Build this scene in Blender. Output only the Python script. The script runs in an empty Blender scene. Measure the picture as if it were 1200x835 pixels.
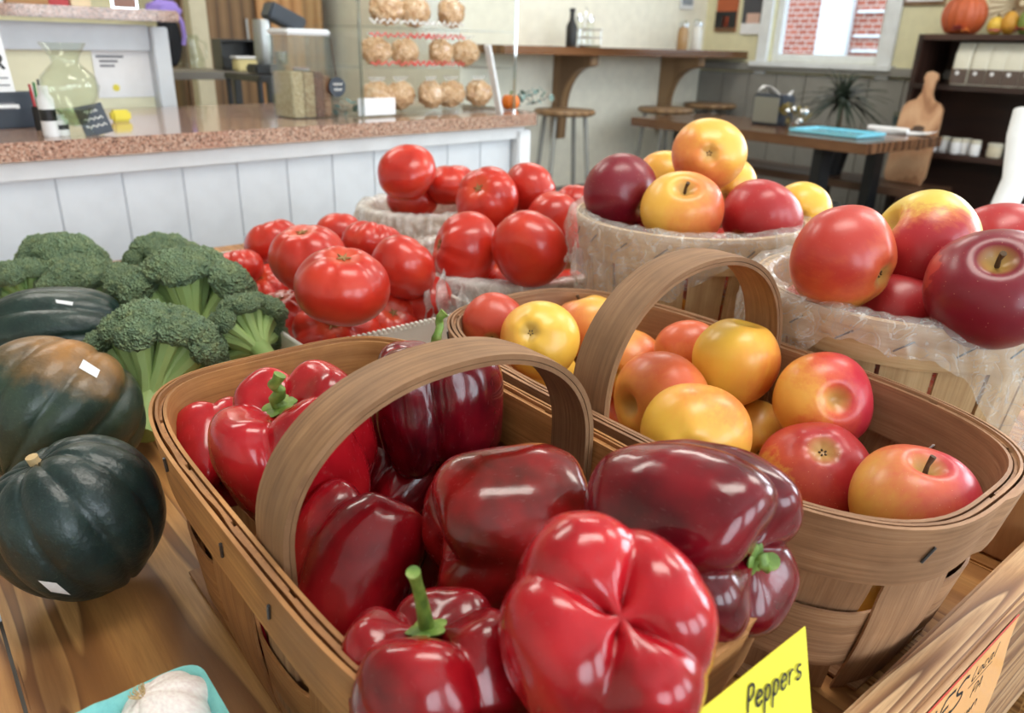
import bpy, bmesh, math, random
from mathutils import Vector, Matrix, Quaternion, noise
PI = math.pi
rad = math.radians
scene = bpy.context.scene
COL = scene.collection
random.seed(7)

# ------------------------------------------------------------------ camera
F, PITCH, ROLL, H = 900.0, rad(22), rad(1.5), 1.09          # focal length in px of a 1200x835 frame
FWD = Vector((0, math.cos(PITCH), -math.sin(PITCH)))
_u0 = Vector((1, 0, 0)).cross(FWD)
RT = Vector((1, 0, 0)) * math.cos(ROLL) + _u0 * math.sin(ROLL)
UP = RT.cross(FWD)
EYE = Vector((0, 0, H))
cam = bpy.data.objects.new('camera', bpy.data.cameras.new('camera'))
COL.objects.link(cam)
cam.matrix_world = Matrix(((RT.x, UP.x, -FWD.x, 0), (RT.y, UP.y, -FWD.y, 0), (RT.z, UP.z, -FWD.z, H), (0, 0, 0, 1)))
cam.data.sensor_width = 36
cam.data.lens = F / 1200 * 36
cam.data.clip_start = .02
cam.data.dof.use_dof = True
cam.data.dof.focus_distance = .50
cam.data.dof.aperture_fstop = 9.5
scene.camera = cam

# ------------------------------------------------------------------ view
vs = scene.view_settings
vs.view_transform = 'Standard'
vs.look = 'None'
vs.gamma = 1
vs.use_curve_mapping = False
vs.exposure = 0.12
scene.cycles.transparent_max_bounces = 40

# ------------------------------------------------------------------ room frame: n runs along the counter, e runs away from the front edge of the table
AR = rad(39.7)
NV = Vector((math.cos(AR), math.sin(AR), 0))
EV = Vector((-math.sin(AR), math.cos(AR), 0))
def W(e, n, z=0.0): return EV * e + NV * n + Vector((0, 0, z))
def ray(px, py): return FWD * F + RT * (px - 600) - UP * (py - 417.5)
def onz(px, py, z):                      # point of the horizontal plane z seen at a pixel
    v = ray(px, py); return EYE + v * ((z - H) / v.z)
def ond(px, py, dist):                   # point at a distance
    return EYE + ray(px, py).normalized() * dist
def one(px, py, e):                      # point of the vertical plane e = const
    v = ray(px, py); return EYE + v * (e / v.dot(EV))
def onn(px, py, n):
    v = ray(px, py); return EYE + v * (n / v.dot(NV))
def EN(p): return p.dot(EV), p.dot(NV)
def camdir(a, b, c): return (RT * a + UP * b - FWD * c).normalized()   # right, up, towards the viewer

E_BACK, E_FRONT, N_LEFT, N_RIGHT, Z_CEIL = 3.5, -2.4, -2.6, 4.5, 2.75

# ------------------------------------------------------------------ world and lights
wd = bpy.data.worlds.new('daylight'); scene.world = wd; wd.use_nodes = True
wn = wd.node_tree.nodes; wl = wd.node_tree.links
bg = wn['Background']; bg.inputs[0].default_value = (.80, .90, 1.0, 1); bg.inputs[1].default_value = 3.2
def area(name, loc, direction, sx, sy, power, color):
    l = bpy.data.lights.new(name, 'AREA'); l.shape = 'RECTANGLE'; l.size = sx; l.size_y = sy
    l.energy = power; l.color = color
    o = bpy.data.objects.new(name, l); COL.objects.link(o); o.location = loc
    o.rotation_euler = Vector(direction).to_track_quat('-Z', 'Z').to_euler()
    return o
DAY = (.88, .94, 1.0)
FRONT_WIN = [(-1.35, -.1), (.25, 1.5), (1.85, 3.1)]           # n ranges of the shop-front windows behind the viewer
SIDE_WIN = [(-1.6, -.3), (.05, 1.25)]                         # e ranges of the side windows right of the frame
WZ0, WZ1 = .95, 2.35
for a, b in FRONT_WIN:
    area('window_daylight', W(E_FRONT - .04, (a + b) / 2, (WZ0 + WZ1) / 2), EV, b - a, WZ1 - WZ0, 25, DAY)
for a, b in SIDE_WIN:
    area('window_daylight', W((a + b) / 2, N_RIGHT + .04, (WZ0 + WZ1) / 2), -NV, b - a, WZ1 - WZ0, 48, DAY)
CEIL_FILLS = [(.2, .6), (.2, 2.6), (2.4, .2), (2.4, 2.6), (4.3, 1.5)]  # unseen fill lights added to brighten the room, one for the back room
for e, n in CEIL_FILLS:
    area('ceiling_fill_light', W(e, n, Z_CEIL - .065), (0, 0, -1), 1.1, .5, 14, (1, .95, .86))

# ------------------------------------------------------------------ object helpers
def link(o, parent=None):
    COL.objects.link(o)
    if parent: o.parent = parent
    return o
def tag(o, label=None, cat=None, group=None, kind=None):
    if label: o['label'] = label
    if cat: o['category'] = cat
    if group: o['group'] = group
    if kind: o['kind'] = kind
    return o
def thing(name, label, cat, loc=(0, 0, 0), rz=0.0, group=None, quat=None):
    o = link(bpy.data.objects.new(name, None)); o.location = loc; o.empty_display_size = .02
    if quat is not None:
        o.rotation_mode = 'QUATERNION'; o.rotation_quaternion = quat
    else: o.rotation_euler = (0, 0, rz)
    return tag(o, label, cat, group)
def copy_tree(o, parent=None):
    c = o.copy(); COL.objects.link(c); c.parent = parent
    for ch in list(o.children): copy_tree(ch, c)
    return c
class MB:
    """collects shapes, then links them as one mesh object"""
    def __init__(s): s.v = []; s.f = []; s.uv = {}
    def add(s, V, F_, M=None, uv=None):
        k = len(s.v)
        for p in V:
            p = Vector(p); s.v.append(M @ p if M else p)
        base = len(s.f)
        for f in F_: s.f.append([i + k for i in f])
        if uv:
            for i, q in enumerate(uv): s.uv[k + i] = q
        return s
    def box(s, c, d, bev=0.0, M=None):
        bm = bmesh.new(); bmesh.ops.create_cube(bm, size=1)
        for v in bm.verts: v.co = Vector((c[0] + v.co.x * d[0], c[1] + v.co.y * d[1], c[2] + v.co.z * d[2]))
        if bev > 0: bmesh.ops.bevel(bm, geom=list(bm.edges), offset=bev, segments=2, affect='EDGES', clamp_overlap=True)
        bm.verts.index_update()
        s.add([v.co.copy() for v in bm.verts], [[v.index for v in f.verts] for f in bm.faces], M); bm.free(); return s
    def lathe(s, prof, n=32, M=None, cap=True):
        V = []; Fc = []
        for r, z in prof:
            for i in range(n):
                a = 2 * PI * i / n; V.append((r * math.cos(a), r * math.sin(a), z))
        for j in range(len(prof) - 1):
            for i in range(n):
                k = (i + 1) % n; Fc.append((j * n + i, j * n + k, (j + 1) * n + k, (j + 1) * n + i))
        if cap:
            Fc.append([i for i in range(n)][::-1]); m = (len(prof) - 1) * n; Fc.append([m + i for i in range(n)])
        return s.add(V, Fc, M)
    def tube(s, path, r, n=10, M=None, flat=1.0):
        P = [Vector(p) for p in path]; R = r if isinstance(r, (list, tuple)) else [r] * len(P)
        V = []; Fc = []; prev = None
        for i, p in enumerate(P):
            t = (P[min(i + 1, len(P) - 1)] - P[max(i - 1, 0)]).normalized()
            if prev is None:
                a = Vector((0, 0, 1)) if abs(t.z) < .9 else Vector((1, 0, 0)); x = t.cross(a).normalized()
            else: x = (prev - t * prev.dot(t)).normalized()
            prev = x; y = t.cross(x)
            for k in range(n):
                a = 2 * PI * k / n; V.append(p + (x * math.cos(a) + y * math.sin(a) * flat) * R[i])
        for j in range(len(P) - 1):
            for i in range(n):
                k = (i + 1) % n; Fc.append((j * n + i, j * n + k, (j + 1) * n + k, (j + 1) * n + i))
        Fc.append(list(range(n))[::-1]); m = (len(P) - 1) * n; Fc.append([m + i for i in range(n)])
        return s.add(V, Fc, M)
    def sphere(s, c, r, nu=14, nv=20, M=None, fn=None):
        rr = r if isinstance(r, (tuple, list)) else (r, r, r)
        V = [(c[0], c[1], c[2] + rr[2] * (fn(Vector((0, 0, 1))) if fn else 1))]; Fc = []
        for i in range(1, nu):
            a = PI * i / nu
            for j in range(nv):
                b = 2 * PI * j / nv; q = Vector((math.sin(a) * math.cos(b), math.sin(a) * math.sin(b), math.cos(a)))
                k = fn(q) if fn else 1
                V.append((c[0] + rr[0] * q.x * k, c[1] + rr[1] * q.y * k, c[2] + rr[2] * q.z * k))
        V.append((c[0], c[1], c[2] - rr[2] * (fn(Vector((0, 0, -1))) if fn else 1))); last = len(V) - 1
        for j in range(nv):
            k = (j + 1) % nv
            Fc.append((0, 1 + j, 1 + k)); m = 1 + (nu - 2) * nv; Fc.append((m + j, last, m + k))
            for i in range(nu - 2):
                p = 1 + i * nv; Fc.append((p + j, p + nv + j, p + nv + k, p + k))
        return s.add(V, Fc, M)
    def prism(s, pts, z0, z1, M=None):                 # outline in xy
        n = len(pts); V = [(x, y, z0) for x, y in pts] + [(x, y, z1) for x, y in pts]
        Fc = [list(range(n))[::-1], list(range(n, 2 * n))] + [(i, (i + 1) % n, n + (i + 1) % n, n + i) for i in range(n)]
        return s.add(V, Fc, M)
    def sheet(s, G, th=None, M=None, uv=None, closed=False):
        """grid of points G[i][j]; th: thickness along the averaged normal (a solid), closed joins i ends"""
        ni, nj = len(G), len(G[0]); G = [[Vector(p) for p in r] for r in G]
        def nrm(i, j):
            i0, i1 = ((i - 1) % ni, (i + 1) % ni) if closed else (max(i - 1, 0), min(i + 1, ni - 1))
            a = G[i1][j] - G[i0][j]; b = G[i][min(j + 1, nj - 1)] - G[i][max(j - 1, 0)]
            c = a.cross(b); return c.normalized() if c.length > 1e-12 else Vector((0, 0, 1))
        idx = lambda i, j: (i % ni) * nj + j
        V = [p for r in G for p in r]; Fc = []; R = range(ni if closed else ni - 1)
        U = [uv(i, j) for i in range(ni) for j in range(nj)] if uv else None
        for i in R:
            for j in range(nj - 1): Fc.append((idx(i, j), idx(i + 1, j), idx(i + 1, j + 1), idx(i, j + 1)))
        if th:
            m = len(V); V = V + [G[i][j] - nrm(i, j) * th for i in range(ni) for j in range(nj)]
            if U: U = U + U
            for i in R:
                for j in range(nj - 1): Fc.append((m + idx(i, j), m + idx(i, j + 1), m + idx(i + 1, j + 1), m + idx(i + 1, j)))
                Fc.append((idx(i + 1, 0), idx(i, 0), m + idx(i, 0), m + idx(i + 1, 0)))
                Fc.append((idx(i, nj - 1), idx(i + 1, nj - 1), m + idx(i + 1, nj - 1), m + idx(i, nj - 1)))
            if not closed:
                for j in range(nj - 1):
                    Fc.append((idx(0, j), idx(0, j + 1), m + idx(0, j + 1), m + idx(0, j)))
                    Fc.append((idx(ni - 1, j + 1), idx(ni - 1, j), m + idx(ni - 1, j), m + idx(ni - 1, j + 1)))
        return s.add(V, Fc, M, U)
    def mesh(s, name, mat, angle=40):
        me = bpy.data.meshes.new(name); me.from_pydata([tuple(v) for v in s.v], [], s.f); me.update()
        if s.uv:
            l = me.uv_layers.new(name='UVMap')
            for lp in me.loops: l.data[lp.index].uv = s.uv.get(lp.vertex_index, (0, 0))
        me.polygons.foreach_set('use_smooth', [True] * len(me.polygons))
        if angle is not None: me.set_sharp_from_angle(angle=rad(angle))
        if mat: me.materials.append(mat)
        return me
    def build(s, name, mat, parent=None, angle=40, loc=None, rz=None, quat=None):
        return place(s.mesh(name, mat, angle), name, parent, loc, rz, quat)
def place(me, name, parent=None, loc=None, rz=None, quat=None, scale=None):
    o = link(bpy.data.objects.new(name, me), parent)
    if loc is not None: o.location = loc
    if quat is not None: o.rotation_mode = 'QUATERNION'; o.rotation_quaternion = quat
    elif rz is not None: o.rotation_euler = (0, 0, rz)
    if scale is not None: o.scale = scale if hasattr(scale, '__len__') else (scale,) * 3
    return o
def T(x, y, z): return Matrix.Translation((x, y, z))
def frame(origin, xaxis, zaxis):
    z = Vector(zaxis).normalized(); x = Vector(xaxis); x = (x - z * x.dot(z)).normalized(); y = z.cross(x)
    m = Matrix.Identity(4)
    for i in range(3): m[i][0] = x[i]; m[i][1] = y[i]; m[i][2] = z[i]; m[i][3] = origin[i]
    return m
def zquat(axis, spin=0.0): return Vector(axis).to_track_quat('Z', 'Y') @ Quaternion((0, 0, 1), spin)

# ------------------------------------------------------------------ materials
def lin(r, g, b):
    f = lambda c: (c / 255 / 12.92) if c / 255 <= .04045 else ((c / 255 + .055) / 1.055) ** 2.4
    return (f(r), f(g), f(b), 1)
class Mat:
    def __init__(s, name, color=(200, 200, 200), rough=.5, **kw):
        s.m = bpy.data.materials.new(name); s.m.use_nodes = True
        s.n = s.m.node_tree.nodes; s.l = s.m.node_tree.links; s.b = s.n['Principled BSDF']
        s.b.inputs['Base Color'].default_value = lin(*color); s.b.inputs['Roughness'].default_value = rough
        for k, v in kw.items(): s.b.inputs[k.replace('_', ' ')].default_value = v
    def node(s, t, **kw):
        n = s.n.new(t)
        for k, v in kw.items():
            if hasattr(n, k) and k not in n.inputs: setattr(n, k, v)
            else: n.inputs[k].default_value = v
        return n
    def coord(s, out='Object', scale=(1, 1, 1), rnd=False, rot=(0, 0, 0)):
        c = s.node('ShaderNodeTexCoord'); mp = s.node('ShaderNodeMapping')
        mp.inputs['Scale'].default_value = scale; mp.inputs['Rotation'].default_value = rot
        src = c.outputs[out]
        if rnd:
            oi = s.node('ShaderNodeObjectInfo'); va = s.node('ShaderNodeVectorMath', operation='MULTIPLY_ADD')
            cb = s.node('ShaderNodeCombineXYZ')
            for i in range(3): s.l.new(oi.outputs['Random'], cb.inputs[i])
            s.l.new(cb.outputs[0], va.inputs[0]); va.inputs[1].default_value = (7.3, 11.1, 3.7); s.l.new(src, va.inputs[2]); src = va.outputs[0]
        s.l.new(src, mp.inputs['Vector']); return mp.outputs[0]
    def noise(s, vec, scale=5, detail=3, rough=.5, dist=0):
        t = s.node('ShaderNodeTexNoise'); t.inputs['Scale'].default_value = scale; t.inputs['Detail'].default_value = detail
        t.inputs['Roughness'].default_value = rough; t.inputs['Distortion'].default_value = dist
        s.l.new(vec, t.inputs['Vector']); return t.outputs['Fac']
    def vor(s, vec, scale, feature='F1', out='Distance'):
        t = s.node('ShaderNodeTexVoronoi', feature=feature); t.inputs['Scale'].default_value = scale
        s.l.new(vec, t.inputs['Vector']); return t.outputs[out]
    def wave(s, vec, scale, dist=3, detail=2, dscale=1, direction='X'):
        t = s.node('ShaderNodeTexWave', bands_direction=direction); t.inputs['Scale'].default_value = scale
        t.inputs['Distortion'].default_value = dist; t.inputs['Detail'].default_value = detail; t.inputs['Detail Scale'].default_value = dscale
        s.l.new(vec, t.inputs['Vector']); return t.outputs['Fac']
    def ramp(s, fac, stops, interp='LINEAR'):
        r = s.node('ShaderNodeValToRGB'); r.color_ramp.interpolation = interp
        while len(r.color_ramp.elements) < len(stops): r.color_ramp.elements.new(.5)
        for e, (p, c) in zip(r.color_ramp.elements, stops): e.position = p; e.color = lin(*c) if isinstance(c, tuple) else (c, c, c, 1)
        s.l.new(fac, r.inputs[0]); return r.outputs[0]
    def mix(s, fac, a, b, mode='MIX'):
        x = s.node('ShaderNodeMix', data_type='RGBA', blend_type=mode)
        for sock, v in ((x.inputs[0], fac), (x.inputs[6], a), (x.inputs[7], b)):
            if hasattr(v, 'default_value'): s.l.new(v, sock)
            elif isinstance(v, tuple): sock.default_value = lin(*v)
            else: sock.default_value = v
        return x.outputs[2]
    def math(s, op, a, b=0.0):
        x = s.node('ShaderNodeMath', operation=op)
        for i, v in enumerate((a, b)):
            if hasattr(v, 'default_value'): s.l.new(v, x.inputs[i])
            else: x.inputs[i].default_value = v
        return x.outputs[0]
    def sep(s, vec):
        x = s.node('ShaderNodeSeparateXYZ'); s.l.new(vec, x.inputs[0]); return x.outputs
    def color(s, sock): s.l.new(sock, s.b.inputs['Base Color']); return s
    def rough(s, sock): s.l.new(sock, s.b.inputs['Roughness']); return s
    def bump(s, h, strength=.3, dist=.001):
        b = s.node('ShaderNodeBump'); b.inputs['Strength'].default_value = strength; b.inputs['Distance'].default_value = dist
        s.l.new(h, b.inputs['Height']); s.l.new(b.outputs[0], s.b.inputs['Normal']); return s
def plain(name, color, rough=.5, **kw):
    m = Mat(name, color, rough, **kw); c = m.coord()
    n = m.noise(c, 18, 3)
    d = tuple(int(x * .9) for x in color)
    m.color(m.mix(n, d, color)); return m.m
def wood(name, dark, mid, light, gscale=14, stretch=12, rough=.55, out='Object', rnd=True, axis=0, bump=.25):
    m = Mat(name, mid, rough); sc = [gscale] * 3; sc[axis] = gscale / stretch
    c = m.coord(out, tuple(sc), rnd)
    w = m.wave(c, .55, 5.5, 3, .9, 'Y' if axis == 0 else 'X'); f = m.noise(m.coord(out, tuple(x * 9 for x in sc), rnd), 1.2, 4, .6)
    col = m.mix(m.math('MULTIPLY', f, .55), m.ramp(w, [(0, light), (.45, mid), (.75, mid), (1, dark)]), dark)
    blot = m.noise(m.coord(out, (3, 3, 3), rnd), 1.5, 3)
    col = m.mix(m.ramp(blot, [(.4, 0.0), (.75, .35)]), col, dark)
    m.color(col); m.bump(f, bump, .0006); return m.m
def splint(name, dark, mid, light, rough=.6):
    """thin bent wood veneer; UV u runs along the strip, in metres"""
    m = Mat(name, mid, rough); c = m.coord('UV', (14, 420, 1), False)
    oi = m.node('ShaderNodeObjectInfo'); va = m.node('ShaderNodeVectorMath', operation='MULTIPLY_ADD')
    m.l.new(oi.outputs['Random'], va.inputs[0]); va.inputs[1].default_value = (37, 91, 5); m.l.new(c, va.inputs[2]); c = va.outputs[0]
    f = m.noise(c, 1.0, 5, .65); g = m.noise(m.coord('UV', (4, 60, 1)), 1.0, 3, .5, .8); sp = m.noise(m.coord('Object'), 14, 4, .6)
    col = m.ramp(f, [(.25, dark), (.5, mid), (.75, light)])
    col = m.mix(m.ramp(g, [(.35, .5), (.65, 0.0)]), col, dark)
    col = m.mix(m.ramp(sp, [(.35, .45), (.6, 0.0)]), col, tuple(int(x * .8) for x in dark))
    tone = m.math('MULTIPLY', oi.outputs['Random'], .35); col = m.mix(tone, col, dark)
    m.color(col); m.bump(f, .35, .0005); return m.m
def glassy(name, tint=(235, 240, 240), opac=.12, rough=.05):
    m = bpy.data.materials.new(name); m.use_nodes = True; n = m.node_tree.nodes; l = m.node_tree.links
    out = n['Material Output']; n.remove(n['Principled BSDF'])
    tr = n.new('ShaderNodeBsdfTransparent'); tr.inputs[0].default_value = lin(*tint)
    gl = n.new('ShaderNodeBsdfGlossy'); gl.inputs['Roughness'].default_value = rough
    lw = n.new('ShaderNodeLayerWeight'); pw = n.new('ShaderNodeMath'); pw.operation = 'POWER'; pw.inputs[1].default_value = 4; l.new(lw.outputs['Facing'], pw.inputs[0])
    fr = n.new('ShaderNodeMath'); fr.operation = 'MULTIPLY'; fr.inputs[1].default_value = .45; l.new(pw.outputs[0], fr.inputs[0])
    ad = n.new('ShaderNodeMath'); ad.operation = 'ADD'; ad.inputs[1].default_value = opac; l.new(fr.outputs[0], ad.inputs[0]); ad.use_clamp = True
    mx = n.new('ShaderNodeMixShader'); l.new(ad.outputs[0], mx.inputs[0]); l.new(tr.outputs[0], mx.inputs[1]); l.new(gl.outputs[0], mx.inputs[2])
    l.new(mx.outputs[0], out.inputs[0]); return m
def film(name, alpha=.35):
    """thin milky plastic bag"""
    m = Mat(name, (236, 234, 230), .22); c = m.coord()
    a = m.noise(c, 16, 4, .6, 1.5); w = m.noise(c, 34, 2, .5, 2.5)
    cr = m.math('ABSOLUTE', m.math('SUBTRACT', w, .5))
    al = m.ramp(a, [(.3, alpha * .6), (.7, min(1, alpha * 1.5))]); al2 = m.ramp(cr, [(0, .28), (.025, 0.0)])
    s = m.math('ADD', al, al2); m.l.new(s, m.b.inputs['Alpha'])
    m.b.inputs['Coat Weight'].default_value = .6
    m.bump(m.mix(.5, a, cr), .8, .004); return m.m

# material library
m_cream = plain('cream_paint', (247, 244, 228), .6)
m_yellow_wall = plain('pale_yellow_paint', (232, 226, 188), .6)
m_grey_wains = plain('grey_wainscot_paint', (150, 148, 142), .55)
m_white = plain('white_paint', (235, 238, 240), .45)
m_panel = plain('cool_white_panel_paint', (218, 224, 230), .45)
m_ceil = plain('ceiling_paint', (240, 240, 236), .8)
m_black = plain('black_metal', (28, 30, 34), .4)
m_dark = plain('black_plastic', (22, 23, 26), .35)
m_slate = plain('slate_plastic', (58, 66, 78), .4)
m_paper = plain('white_paper', (240, 240, 242), .7)
m_ink = plain('black_ink', (30, 30, 34), .6)
m_greyink = plain('grey_print', (120, 120, 128), .7)
m_chalk = plain('white_chalk', (235, 235, 232), .8)
m_steel = Mat('brushed_steel', (176, 178, 178), .35, Metallic=.9).m
m_chrome = Mat('chrome', (225, 228, 232), .12, Metallic=1.0).m
m_greysteel = plain('grey_steel_legs', (150, 152, 148), .4)
m_glass = glassy('clear_glass', (248, 250, 247), .03)
m_acryl = glassy('clear_acrylic', (250, 252, 252), .02)
m_pane = glassy('window_glass', (246, 250, 252), .0)
m_fillglow = Mat('fill_diffuser', (255, 250, 240), .5); m_fillglow.b.inputs['Emission Color'].default_value = (1, .95, .86, 1); m_fillglow.b.inputs['Emission Strength'].default_value = 3; m_fillglow = m_fillglow.m  # glowing face of the added ceiling fill panels
def granite():
    m = Mat('pink_granite', (180, 140, 120), .12, Coat_Weight=.3); c = m.coord()
    v = m.vor(c, 300, 'F1', 'Color'); n = m.noise(c, 190, 3, .7)
    s = m.sep(v)[0]
    m.color(m.mix(m.ramp(n, [(.38, .75), (.5, 0.0)]), m.ramp(s, [(0, (186, 150, 130)), (.4, (172, 132, 112)), (.65, (204, 178, 160)), (.85, (134, 102, 88)), (1, (96, 78, 70))]), (90, 66, 56)))
    return m.m
m_granite = granite()
m_darkwood = wood('dark_walnut', (34, 22, 18), (62, 38, 30), (78, 50, 40), 10, 10, .45, axis=1)
m_tablewood = wood('brown_tabletop', (66, 42, 28), (104, 72, 50), (128, 92, 66), 10, 12, .22, axis=1)
m_barwood = wood('bar_shelf_wood', (92, 58, 36), (140, 98, 66), (166, 122, 84), 10, 12, .15)
m_bracket = wood('bracket_wood', (112, 84, 56), (150, 118, 84), (172, 140, 104), 12, 8, .5, axis=2)
m_cabwood = wood('honey_cabinet_wood', (150, 104, 62), (196, 148, 98), (214, 170, 120), 8, 10, .5, axis=2)
m_brownwood = wood('brown_cupboard_wood', (84, 60, 36), (126, 96, 62), (146, 114, 78), 8, 10, .5, axis=2)
m_floor = wood('floor_boards', (104, 94, 84), (128, 118, 106), (140, 130, 118), 7, 14, .4, axis=1)

# ------------------------------------------------------------------ the room
def room(name, mb, mat, parent=None):
    o = mb.build(name, mat, parent, angle=30)
    if parent is None:
        o.rotation_euler = (0, 0, AR); o['kind'] = 'structure'
    return o
def wall_pieces(mb, fixed, axis, lo, hi, z0, z1, holes):
    """boxes of a wall with openings; fixed = (inner, outer) range across, axis 0: runs along n, 1: along e"""
    def bx(a, b, c, d):
        if b - a < 1e-4 or d - c < 1e-4: return
        t0, t1 = fixed
        if axis == 0: mb.box(((a + b) / 2, (t0 + t1) / 2, (c + d) / 2), (b - a, abs(t1 - t0), d - c))
        else: mb.box(((t0 + t1) / 2, (a + b) / 2, (c + d) / 2), (abs(t1 - t0), b - a, d - c))
    cur = lo
    for h0, h1, hz0, hz1 in sorted(holes):
        bx(cur, h0, z0, z1); bx(h0, h1, z0, hz0); bx(h0, h1, hz1, z1); cur = h1
    bx(cur, hi, z0, z1); return mb
E_KIT, N_KIT = 5.2, 2.5
fl = MB(); fl.box(((N_LEFT + N_RIGHT) / 2, (E_FRONT + E_KIT) / 2, -.06), (N_RIGHT - N_LEFT + .4, E_KIT - E_FRONT + .4, .1)); room('floor', fl, m_floor)
# floor boards near the stools and the dining table
fo = bpy.data.objects['floor']
bd = MB(); bd.box((0, 0, -.005), (.178, 2.4, .01), .0015); bme = bd.mesh('floor_board', m_floor)
for i in range(18):
    for j in range(2):
        place(bme, 'floor_board', fo, (1.5 + .09 + i * .18 * .995, .1 + j * 2.41 + .6, 0))
cl_ = MB(); cl_.box(((N_LEFT + N_RIGHT) / 2, (E_FRONT + E_KIT) / 2, Z_CEIL + .05), (N_RIGHT - N_LEFT + .4, E_KIT - E_FRONT + .4, .1)); room('ceiling', cl_, m_ceil)
W1 = (2.27, 2.99, 1.04, 2.2)
wr = wall_pieces(MB(), (N_RIGHT, N_RIGHT + .14), 1, E_FRONT, E_BACK + .14, 0, Z_CEIL, [W1] + [(a, b, WZ0, WZ1) for a, b in SIDE_WIN]); room('wall_right', wr, m_yellow_wall)
wb = wall_pieces(MB(), (E_BACK, E_BACK + .14), 0, N_KIT, N_RIGHT, 0, Z_CEIL, []); room('wall_back', wb, m_cream)
wk = wall_pieces(MB(), (E_KIT, E_KIT + .14), 0, N_LEFT, N_KIT + .14, 0, Z_CEIL, []); room('wall_kitchen', wk, m_yellow_wall)
wk2 = wall_pieces(MB(), (N_KIT, N_KIT + .14), 1, E_BACK + .14, E_KIT, 0, Z_CEIL, []); room('wall_kitchen_side', wk2, m_cream)
wlft = wall_pieces(MB(), (N_LEFT - .14, N_LEFT), 1, E_FRONT, E_KIT, 0, Z_CEIL, []); room('wall_left', wlft, m_cream)
wf = wall_pieces(MB(), (E_FRONT - .14, E_FRONT), 0, N_LEFT, N_RIGHT, 0, Z_CEIL, [(a, b, WZ0, WZ1) for a, b in FRONT_WIN]); room('wall_front', wf, m_cream)
# wainscot of the window wall: separate boards, rail on top
wn_ = room('trim_1', MB().box((N_RIGHT - .02, (E_BACK - 1.3) / 2 + 0, 1.005), (.05, E_BACK + 1.3, .045), .004), m_grey_wains)
bw = MB(); bw.box((0, 0, .49), (.012, .196, .96), .003); bwm = bw.mesh('wainscot_board', m_grey_wains)
for i in range(21): place(bwm, 'wainscot_board', wn_, (N_RIGHT - .007, E_BACK - .1 - i * .2, 0))
room('baseboard_back', MB().box(((N_KIT + N_RIGHT) / 2, E_BACK - .01, .15), (N_RIGHT - N_KIT, .02, .3), .003), m_grey_wains)
# windows
def window(name, along, fixed, a, b, z0, z1, inward, mull=1):
    """frame, sash bars and panes; along: 'e' or 'n'"""
    def bx(mb, p, q, c, d, t, dep):
        if along == 'e': mb.box((fixed + t, (p + q) / 2, (c + d) / 2), (dep, q - p, d - c), .003)
        else: mb.box(((p + q) / 2, fixed + t, (c + d) / 2), (q - p, dep, d - c), .003)
    s = inward
    tr = MB(); w = .075
    bx(tr, a - w, a, z0 - w, z1 + w, s * .012, .024); bx(tr, b, b + w, z0 - w, z1 + w, s * .012, .024); bx(tr, a, b, z1, z1 + w, s * .012, .024); bx(tr, a - w - .02, b + w + .02, z0 - .03, z0, s * .03, .07)
    o = room(name, tr, m_white)
    sa = MB(); q = .045
    bx(sa, a, a + q, z0, z1, -s * .06, .05); bx(sa, b - q, b, z0, z1, -s * .06, .05); bx(sa, a + q, b - q, z0, z0 + q, -s * .06, .05); bx(sa, a + q, b - q, z1 - q, z1, -s * .06, .05)
    sa.build('sash', m_white, o)
    for k in range(mull):
        c = a + (b - a) * (k + 1) / (mull + 1); mb = MB(); bx(mb, c - .02, c + .02, z0 + q, z1 - q, -s * .06, .04); mb.build('mullion', m_white, o)
    for k in range(mull + 1):
        p0 = a + (b - a) * k / (mull + 1) + .02; p1 = a + (b - a) * (k + 1) / (mull + 1) - .02
        mb = MB(); bx(mb, p0, p1, z0 + q, z1 - q, -s * .06, .006); mb.build('pane', m_pane, o)
    return o
window('window_1', 'e', N_RIGHT, *W1, -1, 0)
for i, (a, b) in enumerate(SIDE_WIN): window('window_%d' % (i + 2), 'e', N_RIGHT, a, b, WZ0, WZ1, -1)
for i, (a, b) in enumerate(FRONT_WIN): window('window_%d' % (i + 4), 'n', E_FRONT, a, b, WZ0, WZ1, 1)
# fill panels added under the ceiling, unseen, to brighten the room
for e, n in CEIL_FILLS:
    t = thing('ceiling_fill_panel', 'white flat fill-light panel added above the shop', 'ceiling light', W(e, n, Z_CEIL), AR, 'added ceiling fill panels')
    fr = MB()
    for sx in (-1, 1): fr.box((sx * .58, 0, -.028), (.03, .6, .056), .004)
    for sy in (-1, 1): fr.box((0, sy * .285, -.028), (1.13, .03, .056), .004)
    fr.build('fill_frame', m_white, t); MB().box((0, 0, -.02), (1.12, .54, .012)).build('diffuser', m_fillglow, t)
# brick house outside window_1
mbk = Mat('red_brick_wall', (168, 92, 74), .8); _s = mbk.sep(mbk.coord()); _k = mbk.node('ShaderNodeCombineXYZ'); mbk.l.new(_s[1], _k.inputs[0]); mbk.l.new(_s[2], _k.inputs[1]); c = _k.outputs[0]
bt = mbk.node('ShaderNodeTexBrick'); mbk.l.new(c, bt.inputs['Vector']); bt.inputs['Scale'].default_value = 4.5
bt.inputs['Color1'].default_value = lin(176, 98, 78); bt.inputs['Color2'].default_value = lin(150, 82, 66); bt.inputs['Mortar'].default_value = lin(206, 196, 186)
mbk.color(bt.outputs['Color'])
house = thing('brick_house', 'red brick building with white trim seen outside the window', 'building', W(5.0, 8.2, 0), AR)
MB().box((.15, 0, 2), (.3, 9, 4)).build('brick_wall', mbk.m, house)
for zc in (.98, 1.13, 1.27, 1.5):
    MB().box((-.02, -.95, zc), (.04, .8, .03), .006).build('white_trim', m_white, house)
MB().box((-.03, -.33, 1.3), (.08, .36, 2.6), .01).build('white_door', m_white, house)
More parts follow.
